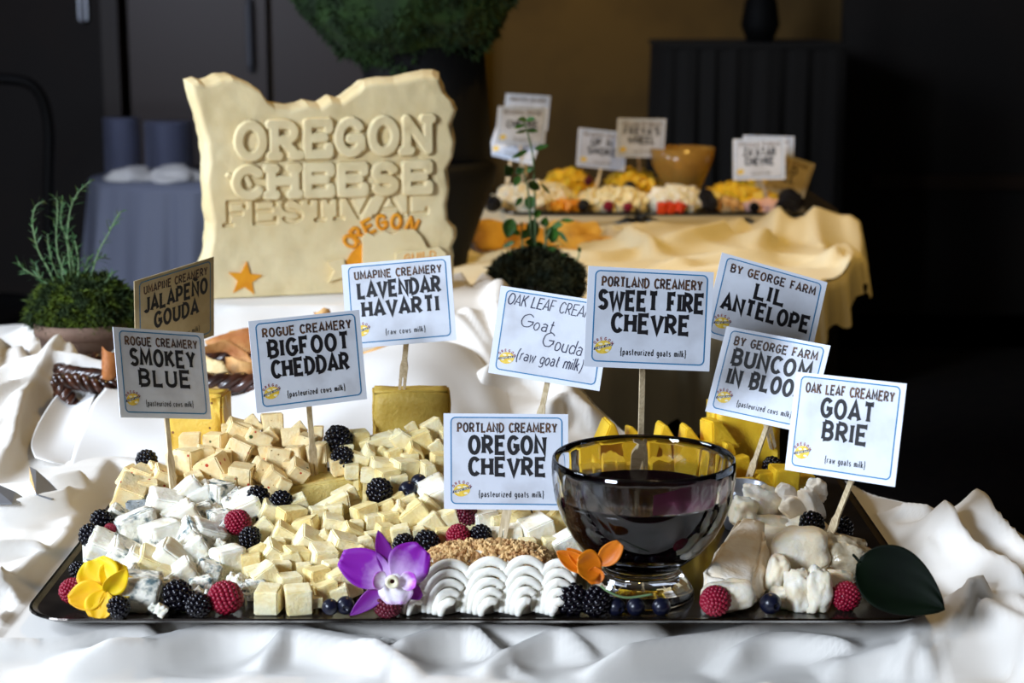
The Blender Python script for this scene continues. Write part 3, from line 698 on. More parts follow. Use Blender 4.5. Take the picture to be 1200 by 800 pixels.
def serif_strokes(text, x0, z0, x1, z1, h, k=.12, gap=.2):
    """letters laid from (x0,z0) to (x1,z1) in slab coordinates; returns one list of polylines per letter"""
    adv = sum(G[c][0]+gap for c in text)-gap; sx = (x1-x0)/adv; out = []; x = 0
    for c in text:
        wd, ss = G[c]; L = []
        ss = [list(q) for q in ss]
        for q in list(ss):
            for (p, nb) in ((q[0], q[1]), (q[-1], q[-2])):
                if abs(p[0]-nb[0]) < .35 and abs(p[1]-nb[1]) > .2 and (p[1] < .02 or p[1] > .98) and c not in 'OCGS':
                    ss.append([(p[0]-k, p[1]), (p[0]+k, p[1])])
                elif abs(p[1]-nb[1]) < .02 and c in 'EFTLZ' and p[1] in (0, 1):
                    ss.append([(p[0], p[1]), (p[0], p[1]+(.2 if p[1] == 0 else -.2))])
        for q in ss:
            L.append([(x0+(x+u)*sx, z0+(z1-z0)*((x+u)/adv)+v*h) for u, v in q])
        out.append(L); x += wd+gap
    return out
def linepx(text, pl, pr, hpx, **kw):
    a = sl(*pl); b2 = sl(*pr); h = hpx*abs(sl(380, 300)[1]-sl(380, 200)[1])/100
    return serif_strokes(text, a[0], a[1], b2[0], b2[1], h, **kw)
fest = linepx('FESTIVAL', (268, 264), (499, 250), 26, k=.10, gap=.24)
dmin = np.full(XS.shape, 1e9)
for Lt in fest:
    for q in Lt:
        xs = [p[0] for p in q]; zs = [p[1] for p in q]
        m_ = (XS > min(xs)-.01) & (XS < max(xs)+.01) & (ZS > min(zs)-.01) & (ZS < max(zs)+.01)
        if m_.any():
            d, _ = segdist(XS[m_], ZS[m_], q); dmin[m_] = np.minimum(dmin[m_], d)
YS = YS+.0042*np.clip((.0030-dmin)/.0014, 0, 1)
TH_S = .062
vs = [(float(x), float(y), float(z)) for x, y, z in zip(XS.ravel(), YS.ravel(), ZS.ravel())]
fs = [(i*NS+j, i*NS+j+1, (i+1)*NS+j+1, (i+1)*NS+j) for i in range(NT-1) for j in range(NS-1)]
loop = [j for j in range(NS)]+[i*NS+NS-1 for i in range(1, NT)]+[(NT-1)*NS+j for j in range(NS-2, -1, -1)]+[i*NS for i in range(NT-2, 0, -1)]
prev = loop; cx0 = float(XS.mean()); 
for r in range(1, 9):
    yy = TH_S*r/8; cur = []
    for li in loop:
        x, y, z = vs[li]; k = .004*math.sin(PI*r/8)+.0022*n3((x*60, yy*60, z*60), 1)
        rr = .006 if r == 8 else 0
        x2 = x+(k-rr)*(1 if x > cx0 else -1)*min(1, abs(x-cx0)/.05); z2 = max(0, z+((k*.9-rr) if z > .12 else 0))
        vs.append((x2, max(y, yy), z2)); cur.append(len(vs)-1)
    n = len(loop)
    for k in range(n): fs.append((prev[(k+1) % n], prev[k], cur[k], cur[(k+1) % n]))
    prev = cur
fs.append(tuple(prev))
link('cheese_block', mesh('cheese_block', vs, fs, M['carved'], True), slab)
def relief(polys, r, Hh, m, name, edge=.003, res=.0009, parent=slab, y0=0.0):
    xs = [p[0] for q in polys for p in q]; zs = [p[1] for q in polys for p in q]
    x = np.arange(min(xs)-r-res, max(xs)+r+2*res, res); z = np.arange(min(zs)-r-res, max(zs)+r+2*res, res)
    A, B = np.meshgrid(x, z); d = np.full(A.shape, 1e9)
    for q in polys: d = np.minimum(d, segdist(A, B, q)[0])
    tt = np.clip((r-d)/edge, 0, 1); h = Hh*np.sqrt(1-(1-tt)**2)*1.0
    Yv = y0+.0015-h-.0005*vnoise(A*90, B*90)
    me = cloth_mesh(name, A, B, Yv, d < r+res*.5, m)
    # grid built in (x, z, y): swap axes
    co = np.empty(len(me.vertices)*3); me.vertices.foreach_get('co', co); co = co.reshape(-1, 3)[:, [0, 2, 1]]
    me.vertices.foreach_set('co', co.ravel()); me.update()
    return link(name, me, parent)
for Lt in linepx('OREGON', (280, 184), (501, 175), 36, k=.10, gap=.30): relief(Lt, .0068, .0085, M['carved'], 'raised_letter')
for Lt in linepx('CHEESE', (277, 229), (500, 222), 30, k=.09, gap=.30): relief(Lt, .0068, .0085, M['carved'], 'raised_letter')
# ornament inside the C
a = sl(290, 212); relief([[(a[0]-.002, a[1]+.006), (a[0]+.003, a[1]-.004)]], .004, .006, M['carved'], 'carved_curl')
a = sl(276, 205); relief([[(a[0]-.008, a[1]), (a[0], a[1]-.003)]], .004, .006, M['carved'], 'carved_curl')
# star inlay
sc = sl(287, 327); sr = .0205
star = [(sc[0]+(sr if k % 2 == 0 else sr*.42)*math.sin(k*PI/5+.12), sc[1]+(sr if k % 2 == 0 else sr*.42)*math.cos(k*PI/5+.12)) for k in range(10)]
def extr(poly, y0, y1, name, m, parent, inset=0):
    n = len(poly); v = [(p[0], y1, p[1]) for p in poly]+[(p[0], y0, p[1]) for p in poly]
    f = [tuple(range(n))]+[tuple(range(2*n-1, n-1, -1))]+[(k, n+k, n+(k+1) % n, (k+1) % n) for k in range(n)]
    return link(name, mesh(name, v, [tuple(reversed(q)) for q in f], m), parent)
o = extr(star, -.0022, .002, 'star_inlay', M['orange'], slab); o['label'] = 'orange star inlaid low on the left'
# round emblem: orange crescent, wheel of cheese, banner, arched lettering
ec = sl(458, 318)
ring = [(ec[0]+.055*math.cos(math.radians(a)), ec[1]+.044*math.sin(math.radians(a))) for a in range(0, 180, 6)]+[(ec[0]-.056, ec[1]-.02), (ec[0]+.05, ec[1]-.02)]
o = extr(ring, -.0016, .002, 'emblem_disc', M['orange'], slab); o['label'] = 'orange rounded disc behind the carved wheel'
def px_poly(pts): return [sl(*p) for p in pts]
wheel = px_poly([(424, 276), (430, 272), (438, 276), (450, 270), (458, 274), (470, 268), (484, 268), (492, 276), (497, 286), (505, 296), (505, 330), (424, 330)])
o = extr(wheel, -.007, .002, 'emblem_wheel', M['carved'], slab)
ban = px_poly([(462, 296), (470, 292), (492, 292), (512, 288), (521, 296), (516, 302), (520, 312), (462, 316)])
extr(ban, -.011, .002, 'emblem_banner', M['carved'], slab)
tail = px_poly([(383, 306), (402, 303), (406, 322), (384, 330), (391, 317)])
extr(tail, -.005, .002, 'banner_tail', M['carved'], slab)
for k, Lt in enumerate(linepx('GUILD', (472, 305), (508, 300), 8, k=.0, gap=.3)):
    for q in Lt: q[:] = [(p[0], p[1]) for p in q]
    o = relief(Lt, .0010, .0016, M['orange'], 'banner_letter', edge=.001, res=.0005); o.location = (0, -.0118, 0)
n = 6
for k, c in enumerate('OREGON'):
    ang = math.radians([143, 131, 116, 100, 83, 64][k]); R = .0515
    wd, ss = G[c]; pl = []
    for q in ss:
        pl.append([])
        for u, v in q:
            lu = (u-wd/2)*.018; lv = v*.0155; th = ang-PI/2
            pl[-1].append((ec[0]+R*math.cos(ang)+lu*math.cos(th)-lv*math.sin(th), ec[1]+.004+R*.92*math.sin(ang)+lu*math.sin(th)+lv*math.cos(th)))
    relief(pl, .0024, .004, M['orange'], 'arched_letter', edge=.0015, res=.0006)

# ------------------------------------------------------------------ heap surface
def heapY(py): return 1.178+(705-py)*.00125
HP = lambda px, py, dy=0: at(px, py, heapY(py)+dy)
RV = Matrix.Rotation(-math.radians(17)*0, 3, 'X')

# ------------------------------------------------------------------ cheese signs
CW, CH = .093, .072
POSE = {
'smokey':(-0.2803,1.3843,0.9263,-0.3820,0.0459,0.8950),'jalap':(-0.2848,1.4679,0.9645,0.1737,-0.0260,0.9681),
'bigfoot':(-0.1607,1.3636,0.9414,-0.1431,-0.0524,0.4763),'lav':(-0.0956,1.4673,0.9705,-0.2930,-0.0871,-0.0595),
'gouda':(0.0308,1.4036,0.9520,-0.1387,0.1326,-0.2146),'sweet':(0.0988,1.2490,0.9957,-0.1697,0.0602,0.1633),
'lil':(0.2098,1.4376,0.9702,-0.3488,0.2700,0.1049),'buncom':(0.2046,1.3820,0.9227,-0.3319,0.1707,-0.5989),
'brie':(0.2363,1.2178,0.9228,-0.2350,0.0338,-0.7795),'chevre':(-0.0046,1.2711,0.8837,-0.1151,-0.0074,-0.0823),
'b1':(0.0299,3.6402,0.9938,0.1298,0.0817,0.1839),'b2':(0.0173,3.2600,0.9919,0.1858,0.0654,0.1831),
'b3':(0.0068,3.2924,0.9609,-0.3566,0.2668,-0.3436),'smoke':(0.1659,3.2736,0.9481,0.0838,0.0661,-0.2925),
'freya':(0.2373,3.2592,0.9702,0.0782,0.0404,0.2242),'zaatar':(0.4339,3.1,0.9455,-0.1321,-0.0307,-0.35),
'zback':(0.470,3.24,0.940,0.05,0.0013,-0.25),'dark':(0.4985,3.22,0.9055,-0.0606,0.3095,-0.0098)}
def rrp(x0, x1, z0, z1, r, n=5): return rrect(x0, x1, z0, z1, r, n)
def flat(poly, y, name, m, parent):
    return link(name, mesh(name, [(p[0], y, p[1]) for p in poly], [tuple(range(len(poly)))], m), parent)
X0, X1, Z0, Z1 = -.44*CW, .45*CW, -.44*CH, .46*CH
def pick(parent, top, base, y_off=.0016, wtop=.0042, m=None):
    """wooden paddle pick from behind the card into the cheese, local coordinates"""
    a = Vector(top); b = Vector(base); d = (b-a); Lg = d.length; d.normalize()
    s = d.cross(Vector((0, 1, 0))).normalized(); nn = s.cross(d).normalized()
    pr = [(0, .0021), (Lg*.60, .0023), (Lg*.66, .0036), (Lg*.98, .0032)]
    # two prongs with a slit
    q = Lg-.016
    outl = [(-.0021, 0), (-.0022, max(q-.02, .01)), (-.0035, max(q-.012, .014)), (-.0031, Lg), (-.0009, Lg+.002), (-.0006, q), (.0006, q), (.0009, Lg+.002), (.0031, Lg), (.0035, max(q-.012, .014)), (.0022, max(q-.02, .01)), (.0021, 0)]
    vs = [a+s*u+d*v+nn*.0008 for u, v in outl]+[a+s*u+d*v-nn*.0008 for u, v in outl]; n = len(outl)
    fs = [(0, 1, 10, 11), (1, 2, 9, 10), (2, 3, 4, 5), (2, 5, 6, 9), (6, 7, 8, 9)]
    F = fs+[tuple(reversed([i+n for i in f])) for f in fs]+[((k+1) % n, k, n+k, n+(k+1) % n) for k in range(n)]
    return link('wooden_pick', mesh('wooden_pick', vs, F, m or M['wood']), parent)
def sign(key, label, head, lines, note, base, scale=1.0, paper='paper', edge='paperedge', group=None, hand=None, detail=True, shift=0):
    p = POSE[key]; loc = Vector(p[:3]); o = Vector((0, 0, ZC)); loc = o+(loc-o)*scale
    rv = Vector(p[3:]); R = Matrix.Rotation(rv.length, 3, rv.normalized())
    t = thing('cheese_sign', label, 'sign', loc, 0, group)
    t.rotation_euler = R.to_euler()
    sc = scale
    cm = MB().box((0, 0, 0), (CW*sc, .0006, CH*sc)).me('card', M[edge])
    c = link('card', cm, t)
    def SC(pl): return [(a*sc, b*sc) for a, b in pl]
    flat(SC(rrp(X0, X1, Z0, Z1, .0035)), -.00042, 'printed_panel', M[paper], c)
    br = rrp(X0, X1, Z0, Z1, .0035); br = br+[br[0]]
    mb = MB(); ribbon(mb, SC(br), .0009*sc, -.00052, 1.0); link('border_line', mb.me('border_line', M['inkblue']), c)
    def put(name, m, items):
        mb = MB()
        for (tx, h, wd, cx, cz, wt, fl) in items: text_mesh(mb, tx, h*sc, wd*sc, cx*sc, cz*sc, -.00062, wt*sc, fl, .34 if h < .006 else .33)
        return link(name, mb.me(name, m), c)
    if head: put('header_lettering', M['inkbrown'], [(head, .0064, .74*CW if len(head) < 14 else .79*CW, .001, .355*CH, .00135, 1.5)])
    n = len(lines)
    for k, (tx, wf) in enumerate(lines):
        put('title_lettering', M['inkblack'], [(tx, .0122, wf*CW-.002, .001, (.175-.225*k)*CH if n > 1 else .05*CH,   .0029, 1.35)])
    if note: put('milk_note', M['inkblack'], [(note, .0046, (.52 if len(note) > 18 else .36)*CW, .004, -.335*CH, .0006, 1)])
    if hand:
        mb = MB()
        for (tx, h, wd, cx, cz, wt, sl_) in hand:
            ss, sx = strokes(tx, h, wd*CW)
            for s in ss:
                q = []
                for (a, b2) in s: q.append((a+cx*CW+b2*.2+.0004*vn1(a*900), b2+cz*CH-h/2+sl_*a+.0004*vn1(a*700+50+b2*300)))
                ribbon(mb, SC(q), wt*(.9+.3*rnd.random())*sc, -.00062-1e-6*rnd.random(), 1.0)
        link('marker_lettering', mb.me('marker_lettering', M['inkpen']), c)
    # emblem
    ex, ez = -.355*CW, -.30*CH
    em = link('emblem', mesh('emblem', [((ex+.0062*math.cos(a)+.0008*math.sin(a))*sc, -.00055, (ez+.0048*math.sin(a))*sc) for a in [2*PI*k/24 for k in range(24)]], [tuple(range(24))], M['logoyellow']), c)
    if detail:
        mb = MB()
        for (a, b2, r) in ((-.002, .0022, .0012), (.0022, .0026, .0010), (-.003, -.0018, .0009), (.003, -.0022, .0012)):
            mb.add([((ex+a+r*1.4*math.cos(2*PI*k/10))*sc, -.00058, (ez+b2+r*.7*math.sin(2*PI*k/10))*sc) for k in range(10)], [tuple(range(10))])
        mb.add([((ex-.0070)*sc, -.0006, (ez-.0024)*sc), ((ex-.0066)*sc, -.0006, (ez-.0004)*sc), ((ex+.0078)*sc, -.0006, (ez+.0034)*sc), ((ex+.0064)*sc, -.0006, (ez+.0012)*sc)], [(0, 1, 2, 3)])
        me = mb.me('emblem_ribbon', M['logonavy']); me.materials.append(M['logopale'])
        for i_ in range(4): me.polygons[i_].material_index = 1
        link('emblem_ribbon', me, c)
        mb = MB()
        ss, _ = strokes('CHEESE GUILD', .0011, .0118)
        for s in ss: ribbon(mb, [((a+ex+.0003)*sc, (b2+ez-.0001+.25*a)*sc) for a, b2 in s], .00022*sc, -.00064)
        link('emblem_lettering', mb.me('emblem_lettering', M['logopale']), c)
        mb = MB()
        for k, chh in enumerate('OREGON'):
            ang = math.radians(150-24*k); wd, gs = G[chh]
            for s in gs:
                ribbon(mb, [((ex+.0063*math.cos(ang)+(u-.3)*.0022*math.sin(ang)+v*.0018*math.cos(ang))*sc, (ez+.0052*math.sin(ang)-(u-.3)*.0022*math.cos(ang)+v*.0020*math.sin(ang))*sc) for u, v in s], .00042*sc, -.0006-1e-6*k)
        link('emblem_lettering', mb.me('emblem_lettering', M['logored']), c)
    if base is not None:
        b2 = Vector(base); Rm = R.transposed(); bl = Rm @ (b2-loc)
        tx = -.004 if shift == 0 else shift
        a0 = Vector((tx, .0016, -CH*.5*sc)); dirv = (bl-a0).normalized(); up = a0-dirv*.03; up.y = max(up.y, .0016)
        if bl.y > .0016: a0 = up
        pick(t, up, bl+dirv*.004)
    return t
def vn1(x): return float(vnoise(np.array([x]), np.array([.5])))
N1, N2, N3, N4 = '{pasteurized cows milk}', '{raw cows milk}', '{pasteurized goats milk}', '{raw goats milk}'
sign('smokey', 'leftmost white card of the front signs, standing over the blue cheese pile', 'ROGUE CREAMERY', [('SMOKEY', .72), ('BLUE', .56)], N1, HP(203, 574), shift=.001)
sign('jalap', 'tan shaded card turned sideways, at far left behind the leftmost white card', 'UMAPINE CREAMERY', [('JALAPEÑO', .80), ('GOUDA', .56)], N1, at(212, 478, 1.475), paper='shadepaper', edge='shadepaper', shift=.001)
sign('bigfoot', 'white card on a pick stuck in the flat golden cheddar slab', 'ROGUE CREAMERY', [('BIGFOOT', .73), ('CHEDDAR', .70)], N1, at(369, 558, 1.385), shift=.001)
sign('lav', 'white card on a pick standing in the upright dark gold cheese block', 'UMAPINE CREAMERY', [('LAVENDAR', .76), ('HAVARTI', .70)], N2, at(471, 454, 1.497), shift=.001)
sign('gouda', 'handwritten white card with cursive marker writing, tilted to the right', None, [], None, at(628, 512, 1.43), shift=.001,
     hand=[('OAK LEAF CREAMERY', .0088, .92, .04, .36, .0008, -.02), ('G', .0105, .10, -.23, .155, .0008, 0), ('oat', .0105, .17, -.075, .135, .0008, 0), ('G', .0115, .09, -.02, -.02, .0008, 0), ('ouda', .0115, .24, .17, -.055, .0008, -.05), ('(raw goat milk)', .0098, .58, .02, -.24, .0008, -.02)])
sign('sweet', 'large white card high above the glass bowl', 'PORTLAND CREAMERY', [('SWEET FIRE', .84), ('CHEVRE', .62)], N3, at(750, 560, 1.375), scale=1.05, shift=.001)
sign('lil', 'uppermost right white card, its left edge behind the card above the bowl', 'BY GEORGE FARM', [('LIL', .28), ('ANTELOPE', .82)], N2, at(905, 520, 1.48), shift=.001)
sign('buncom', 'tilted white card between the highest right card and the rightmost card', 'BY GEORGE FARM', [('BUNCOM', .76), ('IN BLOOM', .76)], N1, at(875, 566, 1.43), shift=.001)
sign('brie', 'rightmost large white card, on a pick in the soft brie', 'OAK LEAF CREAMERY', [('GOAT', .48), ('BRIE', .40)], N4, HP(969, 634), shift=.001)
sign('chevre', 'white card in the middle, directly left of the glass bowl, above the nuts', 'PORTLAND CREAMERY', [('OREGON', .62), ('CHEVRE', .62)], N3, HP(587, 638), shift=.001)
rb = lambda px, py, Y=3.2: at(px, py, Y)
sign('b1', 'hindmost grey card of the three on the rear tray left end', 'BRIAR ROSE CREAMERY', [('FROMAGE', .7)], N4, rb(616, 205, 3.42), detail=False, group='signs on the rear tray', shift=.001)
sign('b2', 'middle card of the three on the rear tray left end', 'RIVERS EDGE', [('CHEVRE', .62)], N4, rb(612, 210, 3.28), detail=False, group='signs on the rear tray', shift=.001)
sign('b3', 'tilted front card of the three on the rear tray left end', 'RIVERS EDGE', [('SUNSET', .62), ('BAY', .34)], N4, rb(594, 218, 3.26), detail=False, group='signs on the rear tray', shift=.001)
sign('smoke', 'blurred tan card on the rear tray, just left of the highest middle card', 'RIVERS EDGE', [('UP IN', .45), ('SMOKE', .58)], N4, rb(698, 222, 3.24), detail=False, group='signs on the rear tray', shift=.001)
sign('freya', 'blurred card on the rear tray, directly left of the amber bowl', 'WILLAMETTE VALLEY', [("FREYA'S", .74), ('WHEEL', .56)], N2, rb(751, 212, 3.3), detail=False, group='signs on the rear tray', shift=.001)
sign('zaatar', 'blurred white card at the right end of the rear tray', 'FRAGA FARM', [("ZA'ATAR", .62), ('CHEVRE', .55)], N4, rb(900, 236, 3.12), detail=False, group='signs on the rear tray', shift=.001)
sign('zback', 'card edge peeping out behind the rear right white card', 'FRAGA FARM', [('FETA', .4)], N4, rb(900, 226, 3.26), detail=False, group='signs on the rear tray', shift=.001)
sign('dark', 'dim tan card leaning right, beside the rear right white card', 'FERNS EDGE', [('OLD', .4), ('MILL', .4)], N4, rb(912, 236, 3.22), paper='shadepaper', edge='shadepaper', detail=False, group='signs on the rear tray', shift=.001)
# ------------------------------------------------------------------ cheese cubes
def cube_mesh(seed, rough=0.0, shape='cube', bev=.05):
    r = random.Random(seed); bm = bmesh.new(); bmesh.ops.create_cube(bm, size=1.0)
    for v in bm.verts:
        v.co += Vector([r.uniform(-.05, .05) for _ in range(3)])
        if shape == 'wedge' and v.co.x > 0 and v.co.z > 0: v.co.x -= .55
        if shape == 'tri' and v.co.z > 0: v.co.x *= .18
        if shape == 'slab': v.co.z *= .5
    bmesh.ops.bevel(bm, geom=bm.edges[:]+bm.verts[:], offset=bev, segments=2, affect='EDGES')
    if rough:
        bmesh.ops.triangulate(bm, faces=bm.faces[:])
        bmesh.ops.subdivide_edges(bm, edges=[e for e in bm.edges if e.calc_length() > .3], cuts=3, use_grid_fill=True)
        bmesh.ops.triangulate(bm, faces=bm.faces[:])
        bmesh.ops.subdivide_edges(bm, edges=[e for e in bm.edges if e.calc_length() > .18], cuts=1)
        bmesh.ops.triangulate(bm, faces=bm.faces[:])
        for v in bm.verts:
            s = n3(v.co+Vector((seed*3.1, 0, 0)), 4)*.6+n3(v.co+Vector((0, seed*1.7, 0)), 11)*.4
            v.co += v.co.normalized()*s*rough
    bm.normal_update()
    me = bpy.data.meshes.new('cheese_cube'); bm.to_mesh(me); bm.free()
    me.polygons.foreach_set('use_smooth', [bool(rough)]*len(me.polygons)); return me
_cm = {}
def cm(matn, shape, k, rough):
    key = (matn, shape, k, rough)
    if key not in _cm:
        me = cube_mesh(hash((shape, k)) % 97 if False else (k*13+len(shape)*7), rough, shape); me.materials.append(M.get(matn+'_u', M[matn])); _cm[key] = me
    return _cm[key]
LANDM = {'leftmost white card': (190, 430), 'upright golden pepper cheese block': (225, 505), 'cheddar slab': (385, 570), 'upright dark gold block': (480, 485),
 'purple orchid': (450, 668), 'yellow pansy': (122, 690), 'raspberry on the blue cheese': (279, 613), 'front left raspberry': (265, 702), 'tall blackberry': (398, 520),
 'round blackberry': (445, 575), 'blackberry below the cheddar slab': (318, 585), 'chopped nuts': (575, 655), 'card beside the glass bowl': (592, 540), 'glass bowl': (752, 590), 'grey rind wedge': (165, 588),
 'yellow slab right of the bowl': (880, 510), 'rightmost card': (990, 505), 'paired blueberries': (484, 570), 'front blackberry': (212, 700)}
ALLC = []
def add_cube(px, py, sz, roll=0, yaw=None, pitch=None, mt='cream', shape='cube', asp=(1, 1, 1), pile='', dy=0, rough=0, Y=None, col='pale cream', noun='cheese cube', nm='cheese_cube', label=None):
    Yv = (heapY(py) if Y is None else Y)+dy; p = at(px, py, Yv); s = sz*m_per_px(py, Yv)*1.06
    k = len(ALLC) % 6
    yaw = rnd.uniform(-25, 25) if yaw is None else yaw; pitch = rnd.uniform(-10, 14) if pitch is None else pitch
    R = Matrix.Rotation(math.radians(-roll), 4, 'Y') @ Matrix.Rotation(math.radians(pitch), 4, 'X') @ Matrix.Rotation(math.radians(yaw), 4, 'Z')
    hz = s*asp[2]*.5*(abs(math.cos(math.radians(roll)))+.35*abs(math.sin(math.radians(roll))))
    if p.z-hz < TRAYZ+.0002: p.z = TRAYZ+.0004+hz
    o = link(nm, cm(mt, shape, k, rough)); o.matrix_basis = Matrix.Translation(p) @ R @ Matrix.Diagonal((s*asp[0], s*asp[1], s*asp[2], 1))
    ALLC.append((o, px, py, pile, col, noun, p.copy(), s, label)); return o
PEP = [(223,519,22,0,5,0),(221,540,27,0,-28,-4),(252,519,22,2,-12,-4),(251,551,32,25,-8,0),(190,561,24,-25,20,0),(182,553,18,-30,25,0),(167,559,24,-20,-10,8),(154,560,22,-30,-14,5),(152,577,30,-28,10,25),
 (172,571,22,-12,14,10),(229,565,20,10,20,14),(277,506,24,-30,14,0),(281,503,20,-20,12,0),(295,498,18,35,16,0),(319,497,24,5,15,-8),(281,528,27,-25,-8,0),(300,519,27,-28,10,-16),(341,512,21,3,8,-14),(350,503,14,40,20,0),
 (315,512,16,35,10,0),(325,538,25,-10,12,-12),(346,533,20,6,-14,0),(359,520,20,-14,-10,0),(374,530,22,4,-12,0),(373,507,11,0,0,0),(283,559,27,-5,-6,0),(307,552,24,-32,20,-16),(322,561,22,-40,10,0),(348,553,22,-35,18,8),
 (333,568,14,-30,10,0),(397,545,18,8,20,8),(268,506,16,0,10,0),(262,537,18,0,10,0),(205,541,18,0,20,0),(240,533,18,-10,20,0),(312,530,16,10,10,0),(341,547,16,0,0,0),(268,565,16,0,20,0)]
for r in PEP: add_cube(*r, mt='pepper', pile='p', col='peach speckled', asp=(1, 1, 1.0 if r[2] > 12 else 1.4))
BLU = [(138,607,22,-35,10,0,'blue'),(195,594,34,-20,20,10,'white'),(216,611,32,25,20,0,'white'),(222,581,32,35,14,8,'white'),(160,619,36,15,28,0,'blue'),(191,631,36,10,38,0,'white'),(123,641,34,-28,12,18,'white'),
 (149,650,34,-35,14,10,'blue'),(160,658,24,-35,8,0,'white'),(177,660,28,-35,12,14,'cream'),(199,656,34,-45,10,8,'white'),(227,633,34,-38,24,0,'blue'),(214,676,30,35,16,10,'white'),(254,580,30,0,-34,0,'blue'),
 (235,582,26,20,12,8,'white'),(285,592,34,16,10,22,'white'),(235,601,20,10,24,0,'blue'),(257,610,22,0,30,0,'blue'),(241,630,32,-25,28,0,'white'),(212,606,30,20,20,10,'white'),(229,645,26,30,12,0,'white'),
 (268,655,28,2,32,0,'white'),(165,699,38,-8,6,0,'blue'),(190,690,20,0,20,0,'blue'),(237,688,22,10,18,0,'blue'),(245,668,22,-20,20,0,'blue'),(180,640,20,0,20,0,'blue'),(300,688,18,0,20,0,'blue'),(196,676,22,-20,0,0,'cream'),(150,676,22,20,0,0,'blue')]
for (a, b2, c, d, e, f, m_) in BLU:
    wedge = 'slab' if (a, b2) in ((285, 592), (123, 641), (149, 650)) else 'cube'
    add_cube(a, b2, c, d, e, f, mt=m_, shape='cube', pile='b', col={'blue': 'blue-veined', 'white': 'white crumbly', 'cream': 'ivory'}[m_], noun='cheese chunk', nm='cheese_chunk', rough=.05 if m_ != 'cream' else 0, asp=(1.15, 1, .7 if wedge == 'slab' else 1))
for (a, b2, c) in ((275,580,13),(268,588,11),(283,577,10),(136,602,9),(140,622,9),(252,597,10),(262,618,11),(258,637,10),(189,715,12),(180,712,9),(280,683,14),(288,690,11),(272,678,10),(233,697,14),(243,700,11),(170,606,9),(205,641,9),(224,664,9),(262,604,9),(244,590,9)):
    add_cube(a, b2, c, rnd.uniform(0, 90), mt='blue' if c % 2 else 'white', pile='b', rough=.2, col='white', noun='cheese crumb', nm='cheese_crumb', dy=-.004)
CRM = [(317,600,22,-20,16,0),(309,620,22,38,14,0),(340,608,27,-6,34,0),(350,592,20,14,20,14),(331,627,23,-34,10,0),(360,619,25,14,-10,0),(389,617,24,-14,10,0),(406,584,24,20,20,6),(427,604,25,10,32,0),(360,637,28,-35,12,10),
 (378,632,18,30,10,0),(346,654,25,-14,28,0),(378,654,28,-8,24,8),(402,642,30,-22,20,0),(410,626,22,-35,20,0),(427,640,19,10,24,0),(418,617,14,0,20,0),(295,659,21,3,10,0),(313,678,30,30,22,8),(320,651,27,-42,16,0),(303,650,20,20,20,0),
 (341,657,22,16,18,0),(339,686,25,0,26,0),(372,677,24,0,34,0),(315,706,28,2,-6,4),(350,706,29,0,10,4),(382,695,24,12,26,0),(402,683,30,18,24,0),(398,697,20,16,10,0),(363,691,14,0,30,0),(371,705,12,0,20,0),(298,672,18,10,20,0),
 (453,598,20,20,10,0),(436,612,18,0,20,0),(467,603,22,-48,14,0),(487,607,31,32,16,6),(500,596,24,45,10,10),(506,616,25,34,10,0),(450,623,18,-10,30,0),(470,628,22,10,12,0),(480,587,16,20,10,0),(467,586,16,30,20,0),(525,612,26,22,10,0),
 (436,630,14,0,20,0),(418,652,20,20,20,0),(390,668,20,0,30,0),(330,668,20,0,20,0),(455,610,20,0,30,0),(372,604,18,0,20,0),(392,600,20,0,0,0),(520,628,18,0,10,0),(490,626,16,10,20,0),(325,640,16,0,20,0),(412,665,18,0,20,0),(430,668,20,0,10,0),(356,668,16,0,10,0)]
for r in CRM: add_cube(*r, mt='cream' if len(ALLC) % 3 else 'creamgold', pile='c')
add_cube(385, 594, 44, 24, 10, 10, mt='cream', pile='c', asp=(1.1, .5, .32), col='long pale', noun='cheese strip')
LAV = [(421,515,20,0,24,0),(445,519,30,12,18,0),(480,517,34,32,12,0),(494,519,26,20,10,0),(507,503,22,26,16,0),(482,502,12,30,20,0),(447,533,15,40,20,0),(434,537,22,-35,16,0),(420,541,20,-20,10,0),(461,536,18,14,30,0),(447,550,24,-14,10,0),(472,551,26,-8,36,0),
 (492,533,28,-32,14,0),(511,525,16,35,20,0),(506,554,24,-4,22,0),(454,562,24,4,30,0),(467,566,20,0,10,0),(498,576,16,20,10,0),(515,540,18,0,20,0),(412,552,16,0,10,0),(480,540,18,0,20,0),(430,522,14,20,0,0),(515,568,16,0,10,0),(524,512,16,0,20,0),(463,512,14,0,20,0),(405,528,16,0,20,0),(432,556,16,0,0,0)]
for i, r in enumerate(LAV): add_cube(*r, mt='cream' if i % 3 else 'creamgold', pile='h', shape='wedge' if i in (2, 7, 12, 14) else 'cube', col='ivory', asp=(1.15, 1, .55) if i in (1, 12) else (1, 1, 1))
add_cube(511, 582, 34, 20, 10, 20, mt='white', pile='h', rough=.08, col='soft white', noun='cheese lump', nm='cheese_lump')
GG = [(568,611,26,4,22,0,'white'),(583,612,22,4,30,0,'cream'),(600,627,22,4,10,0,'white'),(578,628,18,0,10,0,'white'),(607,612,32,26,18,0,'creamgold'),(630,625,34,16,20,10,'white'),(651,614,28,38,18,0,'creamgold'),(634,604,16,10,10,0,'cream'),(662,640,26,26,14,8,'white'),(671,626,16,20,10,0,'cream'),
 (548,612,20,0,20,0,'cream'),(535,610,18,0,20,0,'cream'),(618,640,18,0,10,0,'cream'),(645,638,18,0,20,0,'cream'),(560,600,18,0,0,0,'cream'),(690,620,24,0,20,0,'cream'),(700,640,24,0,20,0,'creamgold'),(676,605,22,0,20,0,'creamgold'),(600,600,20,0,0,0,'cream')]
